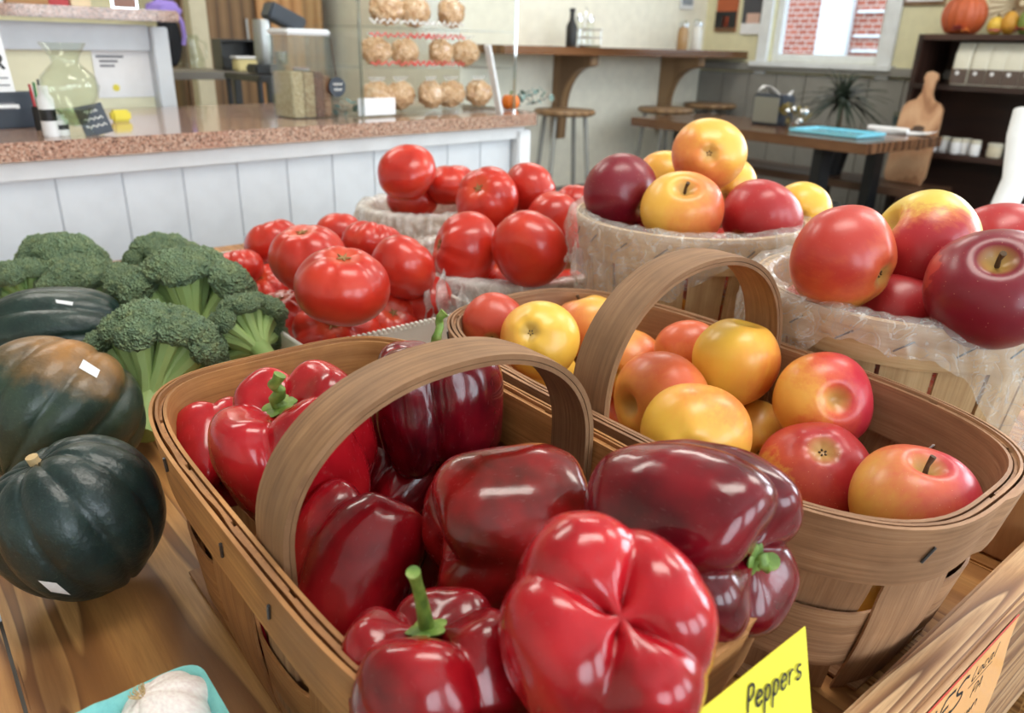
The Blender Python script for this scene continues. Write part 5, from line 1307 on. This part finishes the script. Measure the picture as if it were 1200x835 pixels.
# ================================================================== room beyond the counter, at the left
fl_z = 0.0
m_kit = plain('kitchen_post_paint', (206, 198, 172), .6)
e_ = 3.45; n_ = EN(one(240, 84, e_))[1]; ZWK = one(240, 84, e_).z
wtb = thing('work_table', 'dark narrow work table in the back room behind the counter', 'table', W(e_ + .1, n_, 0), AR)
MB().box((.0, .1, ZWK - .015), (.62, .46, .03), .004).build('table_top', plain('grey_laminate', (104, 98, 90), .4), wtb)
for x in (-.28, .28):
    for y in (-.1, .3): MB().box((x, y, (ZWK - .03) / 2), (.035, .035, ZWK - .03), .003).build('leg', m_black, wtb)
def onwork(px, y): 
    q = one(px, 78, e_ + .1 + y); return Vector((q.x, q.y, ZWK + .0005))
q = onwork(225, .1); kq = mpp(q)
gv = thing('glass_pitcher', 'clear glass pitcher on the dark work table', 'pitcher', q, AR)
MB().lathe([(14 * kq, 0), (16 * kq, 2 * kq), (14 * kq, 14 * kq), (10 * kq, 30 * kq), (11 * kq, 38 * kq), (10 * kq, 38 * kq), (9 * kq, 30 * kq), (12.5 * kq, 14 * kq), (13 * kq, 3 * kq), (.1 * kq, 3 * kq)], 26, None, False).build('pitcher_glass', m_glass, gv, 60)
MB().tube([(10 * kq, 0, 34 * kq), (19 * kq, 0, 28 * kq), (18 * kq, 0, 14 * kq), (13 * kq, 0, 10 * kq)], 1.6 * kq, 8).build('handle', m_glass, gv)
q = onwork(278, .12); kq = mpp(q)
o = thing('black_box', 'black open box at the end of the work table', 'box', q, AR)
for c, d in (((0, 0, 1), (44, 30, 2)), ((-21, 0, 16), (2, 30, 30)), ((21, 0, 16), (2, 30, 30)), ((0, 14, 16), (40, 2, 30)), ((0, 0, 32), (44, 30, 2))): MB().box(tuple(x * kq for x in c), tuple(x * kq for x in d), .4 * kq).build('box_side', m_dark, o)
q = onwork(288, -.05); kq = mpp(q)
o = thing('cream_tub', 'cream coloured tub in front of the black box', 'tub', q, AR); MB().box((0, 0, 7 * kq), (26 * kq, 16 * kq, 14 * kq), 2 * kq).build('tub_body', plain('cream_tub', (216, 200, 140), .5), o); MB().box((0, 0, 15 * kq), (29 * kq, 19 * kq, 2.4 * kq), .8 * kq).build('tub_lid', m_paper, o)
# cupboard and post at the back
q = one(286, 40, E_KIT - .2)
cp = thing('pantry_cupboard', 'honey-coloured wooden cupboard against the back room wall', 'cupboard', W(E_KIT - .2, min(EN(q)[1], N_KIT - .47), 0), AR)
MB().box((0, 0, 1.05), (.9, .36, 2.1), .004).build('cupboard_body', m_brownwood, cp)
for x in (-.22, .22): 
    d_ = MB().box((x, -.19, 1.1), (.42, .02, 1.9), .004).build('door', m_cabwood if x > 0 else m_brownwood, cp); MB().tube([(x - .16 * (1 if x > 0 else -1), -.215, 1.05), (x - .16 * (1 if x > 0 else -1), -.215, 1.2)], .008, 8).build('door_handle', m_steel, d_)
q = one(232, 40, 4.5)
MB_ = MB().box((EN(q)[1], 4.5, Z_CEIL / 2), (.09, .09, Z_CEIL - .02), .004); room('trim_2', MB_, m_kit)
# black bag with a lavender jacket, on a wall peg of the post
q = one(200, 46, 3.1); kq = mpp(q); e3, n3 = EN(q)
cs_ = thing('coat_stand', 'slim black coat stand behind the cream partition', 'coat stand', W(3.2, n3, 0), AR)
MB().tube([(0, 0, .02), (0, 0, 1.42)], .012, 10).build('pole', m_black, cs_); MB().lathe([(.2, 0), (.2, .02), (.03, .03), (.02, .05)], 24).build('foot', m_black, cs_)
for a in (0, PI / 2, PI, 1.5 * PI): MB().tube([(0, 0, 1.30), (.05 * math.cos(a), .05 * math.sin(a), 1.30), (.07 * math.cos(a), .07 * math.sin(a), 1.34)], .007, 8).build('hook', m_black, cs_)
m_coat = plain('black_cloth', (18, 20, 26), .9); m_lav = plain('lavender_cloth', (150, 128, 206), .9)
bgk = thing('shoulder_bag', 'black shoulder bag under a lavender jacket hanging behind the partition', 'bag', W(3.1, n3, q.z - 26 * kq), AR)
def fb(q_): return 1 + .05 * noise.noise(q_ * 2.5)
MB().sphere((0, 0, 26 * kq), (12 * kq, 8 * kq, 30 * kq), 20, 28, None, fb).build('bag_body', m_coat, bgk, None)
def fl2(q_): return 1 + .18 * noise.noise(q_ * 2.2 + Vector((3, 1, 0)))
MB().sphere((-4 * kq, 0, 56 * kq), (19 * kq, 10 * kq, 12 * kq), 20, 28, None, fl2).build('jacket', m_lav, bgk, None)
MB().tube([(8 * kq, -5 * kq, 56 * kq), (13 * kq, -7 * kq, 44 * kq), (14 * kq, -7 * kq, 30 * kq), (12 * kq, -6 * kq, 20 * kq)], 2.4 * kq, 8).build('sleeve', m_lav, bgk)

# grinder on a black cart
q = one(312, 86, 2.75); kq = mpp(q); zc_ = q.z
cart = thing('utility_cart', 'black utility cart behind the counter under the grinder', 'cart', W(2.75, EN(q)[1], 0), AR)
for z in (.2, .5, zc_ - .012): MB().box((0, 0, z), (62 * kq, .32, .02), .004).build('cart_shelf', m_dark, cart)
for x in (-1, 1):
    for y in (-.14, .14): MB().tube([(x * 28 * kq, y, .02), (x * 28 * kq, y, zc_ - .01)], .01, 8).build('cart_post', m_black, cart)
gr_ = thing('coffee_grinder', 'grey pedestal grinder with slanted black hopper on the cart', 'grinder', W(2.75, EN(q)[1], zc_ + .0005), AR)
MB().box((0, 0, 5 * kq), (36 * kq, 30 * kq, 10 * kq), 2 * kq).build('base', m_dark, gr_)
MB().lathe([(9 * kq, 10 * kq), (11 * kq, 20 * kq), (10 * kq, 55 * kq), (9 * kq, 58 * kq)], 24).build('column', m_steel, gr_)
MB().box((0, 0, 66 * kq), (44 * kq, 26 * kq, 18 * kq), 2 * kq, T(0, 0, 0) @ Matrix.Rotation(rad(24), 4, 'Y') @ T(-26 * kq * .0, 0, 0)).build('hopper', m_slate, gr_)
MB().lathe([(6 * kq, 10 * kq), (7 * kq, 12 * kq), (7 * kq, 24 * kq), (6 * kq, 24 * kq)], 18, T(17 * kq, -8 * kq, 0)).build('catch_cup', m_chrome, gr_)
for px, py, lb, m in ((322, 62, 'white bowl on the rim of the utility cart', m_white),):
    q2 = W(2.75, EN(q)[1], zc_ + .0005) + NV * 24 * kq - EV * .13
    o = thing('white_bowl', lb, 'bowl', q2, AR); MB().lathe([(4 * kq, 0), (9 * kq, 5 * kq), (10 * kq, 8 * kq), (9.3 * kq, 8 * kq), (8 * kq, 5 * kq), (.1 * kq, 1.5 * kq)], 24).build('bowl_body', m, o); MB().lathe([(9.9 * kq, 6.8 * kq), (10.2 * kq, 8 * kq)], 24, None, False).build('pink_rim', plain('pink_glaze', (222, 120, 160), .4), o)

# ================================================================== dining table by the window
P0 = W(1.60, 3.20, .75); P1 = W(2.95, 3.24, .75); at_ = math.atan2(P1.y - P0.y, P1.x - P0.x); TL = (P1 - P0).length; TWD = .66
dt = thing('dining_table', 'brown wooden dining table with black slab legs by the window', 'table', (P0.x, P0.y, 0), at_)       # x along the long edge, -y away
for i in range(5): MB().box((TL / 2, -TWD / 10 - i * TWD / 5, .728), (TL, TWD / 5 - .0012, .044), .003).build('top_board', wood('dining_top_%d' % i, (66, 42, 28), (106, 74, 52), (130, 94, 68), 10, 12, .18, axis=0), dt)
for x in (.22, TL - .25):
    for y in (-.10, -TWD + .10): MB().box((x + .03 * (1 if x < 1 else -1), y, .352), (.05, .085, .704), .004).build('leg', m_black, dt)
    MB().box((x + .03 * (1 if x < 1 else -1), -TWD / 2, .02), (.05, TWD - .2, .04), .004).build('foot_bar', m_black, dt)
ZD = .7505
def ontable(px, py): return onz(px, py, ZD)
q = ontable(903, 146); kq = mpp(q)
nd = thing('napkin_dispenser', 'slate napkin dispenser with a white napkin sticking out on the dining table', 'napkin dispenser', q, at_ + PI)
MB().box((0, 0, 17 * kq), (40 * kq, 26 * kq, 34 * kq), 2 * kq).build('dispenser_body', m_slate, nd); MB().box((0, -13.5 * kq, 17 * kq), (34 * kq, 1.5 * kq, 28 * kq), .5 * kq).build('face_plate', m_steel, nd)
G = [[((i / 8 - .5) * 36 * kq, (j / 4 - .5) * 16 * kq, (36 + 7 * math.sin(i * .5 + j * .7)) * kq) for j in range(5)] for i in range(9)]
MB().sheet(G, .6 * kq).build('napkin', m_paper, nd)
q = ontable(930, 150); kq = mpp(q)
cp_ = thing('dried_arrangement', 'small gold and green dried flower arrangement beside the napkin dispenser', 'arrangement', q, at_ + PI)
rnd = random.Random(5); m_gold = plain('olive_gold_leaf', (128, 112, 52), .5)
lm = MB().sphere((0, .0, 0), (.35, 1, .12), 8, 12).mesh('leaf', m_gold, None)
for i in range(26): place(lm, 'leaf', cp_, (rnd.uniform(-18, 18) * kq, rnd.uniform(-9, 9) * kq, rnd.uniform(4, 24) * kq), quat=Quaternion((rnd.uniform(-1, 1), rnd.uniform(-1, 1), rnd.uniform(-1, 1)), rnd.uniform(0, 3)), scale=6 * kq)
for i in range(6): MB().sphere((0, 0, 0), 3.4 * kq, 10, 14).build('glass_bead', m_chrome, cp_, None, (rnd.uniform(-10, 20) * kq, rnd.uniform(-11, -6) * kq, rnd.uniform(6, 26) * kq))
MB().lathe([(8 * kq, 0), (12 * kq, 6 * kq), (11 * kq, 6 * kq), (.1 * kq, 2 * kq)], 20).build('dish', m_glass, cp_)
q = ontable(980, 157); kq = mpp(q)
o = thing('placemat_tray', 'flat turquoise shiny tray lying on the dining table', 'tray', q, at_ + PI); m_tq = Mat('turquoise_lacquer', (120, 206, 226), .12, Coat_Weight=.6); _c = m_tq.coord(); m_tq.color(m_tq.mix(m_tq.noise(_c, 3, 2), (112, 198, 222), (150, 220, 236))); m_tq = m_tq.m
MB().box((0, 0, .006), (.34, .24, .008), .002).build('tray_plate', m_tq, o)
for c, d in (((0, .118, .010), (.34, .008, .014)), ((0, -.118, .010), (.34, .008, .014)), ((.168, 0, .010), (.008, .228, .014)), ((-.168, 0, .010), (.008, .228, .014))): MB().box(c, d, .002).build('tray_rim', m_tq, o)
q = ontable(1062, 156); kq = mpp(q)
o = thing('paper_menu', 'loose white paper menu lying at the corner of the dining table', 'menu', q, at_ + PI + .2)
G = [[((i / 10 - .5) * .24, (j / 6 - .5) * .18, .003 + .012 * (1 - math.cos(max(0, i - 6) * .35))) for j in range(7)] for i in range(11)]; MB().sheet(G, .0012).build('menu_sheet', m_paper, o)
MB().tube([(-.16, -.05, .016), (.03, -.09, .016)], .014, 14).build('rolled_napkin', m_paper, o)
q = ontable(1052, 150); kq = mpp(q)
o = thing('drinking_glass', 'small clear drinking glass by the paper menu', 'glass', q + Vector((0, 0, .005)), at_); MB().lathe([(6 * kq, 0), (7 * kq, 1 * kq), (8 * kq, 17 * kq), (7.3 * kq, 17 * kq), (6 * kq, 2 * kq), (.1 * kq, 2 * kq)], 22, None, False).build('tumbler', m_glass, o, 60); MB().lathe([(6.6 * kq, 3 * kq), (7.3 * kq, 12 * kq), (.1 * kq, 12 * kq)], 22).build('ice_water', glassy('ice_water', (210, 226, 236), .1), o, 60)
# bench along the wall
bn = thing('bench', 'dark wooden bench behind the dining table', 'bench', W(0, 0, 0), AR)
ZBN = .50; bN0, bN1, bE0, bE1 = 3.80, 4.10, 1.58, 2.86
for i in range(2): MB().box((bN0 + .075 + i * .15, (bE0 + bE1) / 2, ZBN - .02), (.147, bE1 - bE0, .04), .004).build('seat_board', wood('bench_board_%d' % i, (58, 38, 28), (92, 64, 48), (112, 82, 64), 10, 12, .35, axis=1), bn)
for y in (bE0 + .12, (bE0 + bE1) / 2, bE1 - .12): MB().box(((bN0 + bN1) / 2, y, (ZBN - .04) / 2), (.26, .045, ZBN - .04), .004).build('leg_panel', m_darkwood, bn)
# bookcase
BN = 4.14; a_ = onn(1077, 40, BN); bE_l = EN(a_)[0]; ztop = a_.z; bE_r = bE_l - .95; s2 = onn(1075, 98, BN).z; s3 = onn(1065, 176, BN).z
bc = thing('bookcase', 'dark walnut open bookcase beside the window', 'bookcase', W(0, 0, 0), AR); BD = N_RIGHT - .02 - BN
for e in (bE_l - .012, bE_r + .012): MB().box((BN + BD / 2, e, ztop / 2), (BD, .024, ztop), .002).build('side_panel', m_darkwood, bc)
for z in (ztop - .012, s2 - .01, s3 - .01, .32, .06): MB().box((BN + BD / 2, (bE_l + bE_r) / 2, z), (BD - .002, bE_l - bE_r - .05, .026), .002).build('shelf_board', m_darkwood, bc)
MB().box((N_RIGHT - .026, (bE_l + bE_r) / 2, ztop / 2), (.01, bE_l - bE_r - .05, ztop - .03)).build('back_panel', m_darkwood, bc)
# coffee bags
m_bagw = plain('cream_bag_paper', (226, 222, 204), .35); m_bagb = plain('brown_bag_label', (96, 80, 72), .5); m_bagg = plain('kraft_gusset', (160, 118, 66), .5)
zb_ = s2 + .0035; hb = onn(1130, 50, BN + .06).z - zb_ 
for i, px in enumerate((1125, 1146, 1166, 1186, 1207, 1228)):
    e = EN(onn(px, 90, BN + .06))[0]; w = .083
    t = thing('coffee_bag', ['cream and brown coffee bag with kraft gusset at the open end of the row', 'cream and brown coffee bag standing in the row on the bookcase'][min(i, 1)], 'coffee bag', W(e, BN + .075, zb_), AR, 'coffee bags on the bookcase'); 
    G = []
    for a in range(24):
        th = 2 * PI * a / 24; c_, s_ = math.cos(th), math.sin(th); x_ = .034 * math.copysign(abs(c_) ** .4, c_); y_ = w / 2 * .97 * math.copysign(abs(s_) ** .4, s_)
        G.append([(x_ * f, y_ * g, z * hb) for f, g, z in ((.05, .05, 0), (1, 1, 0), (1, 1, .42), (.9, 1, .7), (.45, .98, .88), (.12, .96, .97), (.12, .96, 1.0), (.02, .9, 1.0))])
    MB().sheet(G, None, None, None, True).build('bag_body', m_bagw, t, 50)
    MB().box((-.0352, 0, hb * .2), (.002, w * .86, hb * .36), .0005).build('label', m_bagb, t); MB().lathe([(.0002, 0), (.009, 0), (.009, .001), (.0002, .001)], 16, T(-.0362, w * .1, hb * .28) @ Matrix.Rotation(-PI / 2, 4, 'Y')).build('round_sticker', m_paper, t)
    if i == 0: MB().box((0, w / 2 * .98, hb * .22), (.05, .002, hb * .42), .0005).build('gusset', m_bagg, t)
# jars
zj = s3 + .0035; kj = mpp(onn(1110, 172, BN + .03))
for i, px in enumerate((1068, 1080, 1092, 1106, 1119, 1131, 1143, 1168)):
    e = EN(onn(px, 172, BN + .05 + (.03 if i % 2 else 0)))[0]
    t = thing('small_jar', 'small white jar in the row on the lower bookcase shelf' if i < 7 else 'squat cream jar standing apart on the lower bookcase shelf', 'jar', W(e, BN + .05 + (.03 if i % 2 else 0), zj), AR, 'small white jars on the bookcase')
    r = (5.6 if i < 7 else 9) * kj; h = (17 if i < 7 else 15) * kj
    MB().lathe([(r * .9, 0), (r, h * .08), (r, h * .72), (r * .85, h * .8)], 20).build('jar_body', m_paper if i < 7 else plain('cream_jar', (226, 216, 190), .4), t); MB().lathe([(r * .98, h * .78), (r, h * .8), (r, h), (r * .9, h * 1.02), (.0005, h * 1.02)], 20).build('lid', m_bagw, t)
e = EN(onn(1196, 165, BN + .05))[0]
t = thing('chalkboard_sign', 'black chalk sign standing on the lower bookcase shelf', 'sign', W(e, BN + .06, zj), AR); MB().box((0, 0, .085), (.012, .13, .17), .003).build('board', m_dark, t)
c3 = MB()
for zz, w in ((.13, .08), (.10, .06), (.05, .09)): c3.tube([(-.0075, -w / 2 + w * i / 10, zz + .008 * math.sin(i * 2.2)) for i in range(11)], .003, 5)
c3.build('chalk_marks', m_chalk, t)
# pumpkin and gourd platter on top
zt_ = ztop + .0015; q = onn(1124, 36, BN + .12); kq = mpp(q)
pumpkin('large_pumpkin', 'large deep orange pumpkin on top of the bookcase', W(EN(q)[0], BN + .14, zt_), 24 * kq, 1.05, m_pump2, ribs=14)
q = onn(1186, 30, BN + .14); e = EN(q)[0]
pl = thing('wicker_platter', 'round pale wicker platter leaning behind the gourds on the bookcase', 'platter', W(e, BN + .22, zt_), AR)
Mx = T(0, 0, 34 * kq) @ Matrix.Rotation(rad(-80), 4, 'Y')
MB().lathe([(.1 * kq, 3 * kq), (20 * kq, 3 * kq), (33 * kq, 9 * kq), (34 * kq, 9 * kq), (33 * kq, 7 * kq), (20 * kq, 0), (.1 * kq, 0)], 40, Mx, False).build('platter_dish', plain('pale_wicker', (214, 200, 168), .6), pl)
wv = MB()
for i in range(28): a = 2 * PI * i / 28; wv.tube([(4 * kq * math.cos(a), 4 * kq * math.sin(a), 3.6 * kq), (20 * kq * math.cos(a), 20 * kq * math.sin(a), 3.6 * kq), (33 * kq * math.cos(a), 33 * kq * math.sin(a), 9.6 * kq)], .7 * kq, 5, Mx)
wv.build('wicker_spokes', plain('brown_wicker', (140, 112, 78), .7), pl)
for i, (dx, r, h, c, lb) in enumerate(((-16, 9, 1.1, (230, 190, 70), 'yellow gourd in front of the wicker platter'), (-2, 9, 1.4, (206, 150, 50), 'orange-yellow gourd in front of the wicker platter'), (14, 8, 1.7, (120, 140, 60), 'green striped gourd in front of the wicker platter'), (30, 9, 1.0, (196, 60, 46), 'red gourd at the end of the wicker platter'))):
    t = thing('gourd', lb, 'gourd', W(e - dx * kq, BN + .13, zt_), AR); mg = plain('gourd_skin_%d' % i, c, .45)
    def f(q, i=i): th = math.atan2(q.y, q.x); return 1 - .07 * (1 - abs(math.cos(th * 4)))
    MB().sphere((0, 0, r * h * .96 * kq), (r * kq, r * kq, r * h * kq), 16, 32, None, f).build('gourd_flesh', mg, t, None); MB().tube([(0, 0, r * h * 1.8 * kq), (2 * kq, 0, r * h * 2.2 * kq)], 1.4 * kq, 6).build('stem', m_tw, t)
t = thing('leaf_garland', 'red and orange autumn leaf garland along the bookcase top', 'garland', W(e, BN + .05, zt_), AR); rnd = random.Random(9)
for ci, c in enumerate(((190, 50, 40), (214, 130, 50), (150, 60, 60))):
    ml = plain('autumn_leaf_%d' % ci, c, .6); G = [[(r_ * math.cos(a) * (1 + .35 * math.cos(a * 5)), r_ * math.sin(a) * (1 + .35 * math.cos(a * 5)), .1 * r_ * r_) for r_ in (.02, .5, 1)] for a in [2 * PI * i / 20 for i in range(20)]]
    me = MB().sheet(G, .05, None, None, True).mesh('leaf', ml, 60)
    for i in range(7): place(me, 'leaf', t, (rnd.uniform(-.03, .03), rnd.uniform(-.30, .22), .015 + rnd.random() * .012), quat=Quaternion((rnd.uniform(-1, 1), rnd.uniform(-1, 1), .3), rnd.uniform(-.5, .5)), scale=5.5 * kq)
# paddle cutting board
q = onn(1060, 190, 4.0); e = EN(q)[0] - .01; kq = mpp(q)
pd = thing('paddle_board', 'large tan paddle cutting board with dark stamp leaning on the bookcase', 'cutting board', W(e, 4.0, ZBN + .001), AR)
hh = .52; out = [(-.085, 0), (.085, 0)] + [(.10, .04), (.10, .30), (.095, .36), (.075, .385), (.04, .40), (.024, .43), (.024, .48), (.032, .50), (.026, .522), (0, .53), (-.026, .522), (-.032, .50), (-.024, .48), (-.024, .43), (-.04, .40), (-.075, .385), (-.095, .36), (-.10, .30), (-.10, .04)]
Mx = Matrix.Rotation(rad(9), 4, 'Y') @ Matrix(((0, 0, -1, 0), (-1, 0, 0, 0), (0, 1, 0, 0), (0, 0, 0, 1)))
MB().prism(out, -.011, .011, Mx).build('board', wood('paddle_wood', (150, 104, 72), (196, 150, 112), (214, 172, 134), 16, 8, .5, axis=2), pd, 30)
sp = MB()
for cx, cy, rx, ry in ((0, .24, .05, .02), (.01, .265, .03, .012), (-.02, .20, .04, .012), (.03, .18, .02, .02)): sp.sheet([[(cx + rx * r_ * math.cos(a), cy + ry * r_ * math.sin(a), .0118) for r_ in (.05, 1)] for a in [2 * PI * i / 16 for i in range(16)]], None, Mx, None, True)
sp.build('dark_stamp', plain('brown_stamp', (96, 74, 60), .7), pd); 
# spiky plant
q = onn(990, 118, 3.98); e = EN(q)[0]; kq = mpp(q); rnd = random.Random(2)
pt_ = thing('dracaena_plant', 'spiky dracaena plant in a dark pot behind the dining table', 'plant', W(e, 3.95, ZBN + .001), AR)
MB().lathe([(.06, 0), (.08, .12), (.085, .14), (.075, .14), (.07, .12), (.001, .12)], 24).build('pot', m_dark, pt_)
zc2 = q.z - ZBN; MB().tube([(0, 0, .11), (.01, 0, zc2 * .6), (0, 0, zc2)], [.016, .013, .014], 8).build('trunk', m_tw, pt_)
m_spk = plain('dracaena_leaf', (52, 62, 50), .45)
for i in range(110):
    a = rnd.uniform(0, 2 * PI); el = rnd.uniform(-.3, 1.45); L = rnd.uniform(.17, .28); G = []
    d = Vector((math.cos(a) * math.cos(el), math.sin(a) * math.cos(el), math.sin(el))); s_ = d.cross(Vector((0, 0, 1))).normalized()
    for j in range(7):
        k_ = j / 6; p_ = Vector((0, 0, zc2 + rnd.uniform(-.001, .001))) + d * L * k_ - Vector((0, 0, .10 * k_ * k_)); w = .013 * (1 - k_) + .0006
        G.append([p_ - s_ * w, p_ + Vector((0, 0, -.002)), p_ + s_ * w])
    MB().sheet(G, .0008).build('leaf', m_spk, pt_)
# white paper bag under the bench
q = onz(955, 240, .0)
o = thing('storage_crate', 'white ribbed storage crate under the dark wooden bench', 'crate', W(2.25, 3.98, .001), AR)
MB().box((0, 0, .17), (.2, .26, .34), .006).build('crate_body', m_white, o)
for i in range(9): MB().box((-.102, -.112 + i * .028, .17), (.006, .012, .31), .002).build('rib', m_white, o)
# white chair at the edge of the frame
A_ = ond(1196, 158, 2.05); B_ = ond(1168, 262, 1.95)
chx = thing('white_chair', 'white moulded chair beyond the apple baskets', 'chair', (A_.x + .12, A_.y + .02, 0), AR)
I = Matrix.Rotation(-AR, 3, 'Z'); la = I @ (A_ - Vector(chx.location)); lb2 = I @ (B_ - Vector(chx.location))
dirv = (la - lb2).normalized(); seat_z = .46; foot = lb2 - dirv * ((lb2.z - seat_z) / dirv.z)
for off in (0, .38):
    o_ = Vector((off, 0, 0)); mid = (la + lb2) / 2 + Vector((.012, -.01, 0)); top = la + dirv * .06
    MB().tube([tuple(foot + o_), tuple(lb2 + o_), tuple(mid + o_), tuple(la + o_), tuple(top + o_)], .026, 14, None, .55).build('back_post', m_white, chx)
tp = la + dirv * .04
MB().tube([tuple(tp), tuple(tp + Vector((.19, .03, .01))), tuple(tp + Vector((.38, 0, 0)))], .024, 12, None, .6).build('top_rail', m_white, chx)
MB().tube([tuple(lb2), tuple(lb2 + Vector((.19, .02, 0))), tuple(lb2 + Vector((.38, 0, 0)))], .02, 12, None, .6).build('back_rail', m_white, chx)
MB().box((foot.x + .19, foot.y - .20, seat_z - .015), (.43, .44, .03), .012).build('seat', m_white, chx)
for dx in (.0, .38):
    for dy in (-.38, -.02): MB().tube([(foot.x + dx, foot.y + dy, seat_z - .03), (foot.x + dx * 1.05 - .01, foot.y + dy * 1.04, .002)], [.02, .015], 10).build('leg', m_white, chx)
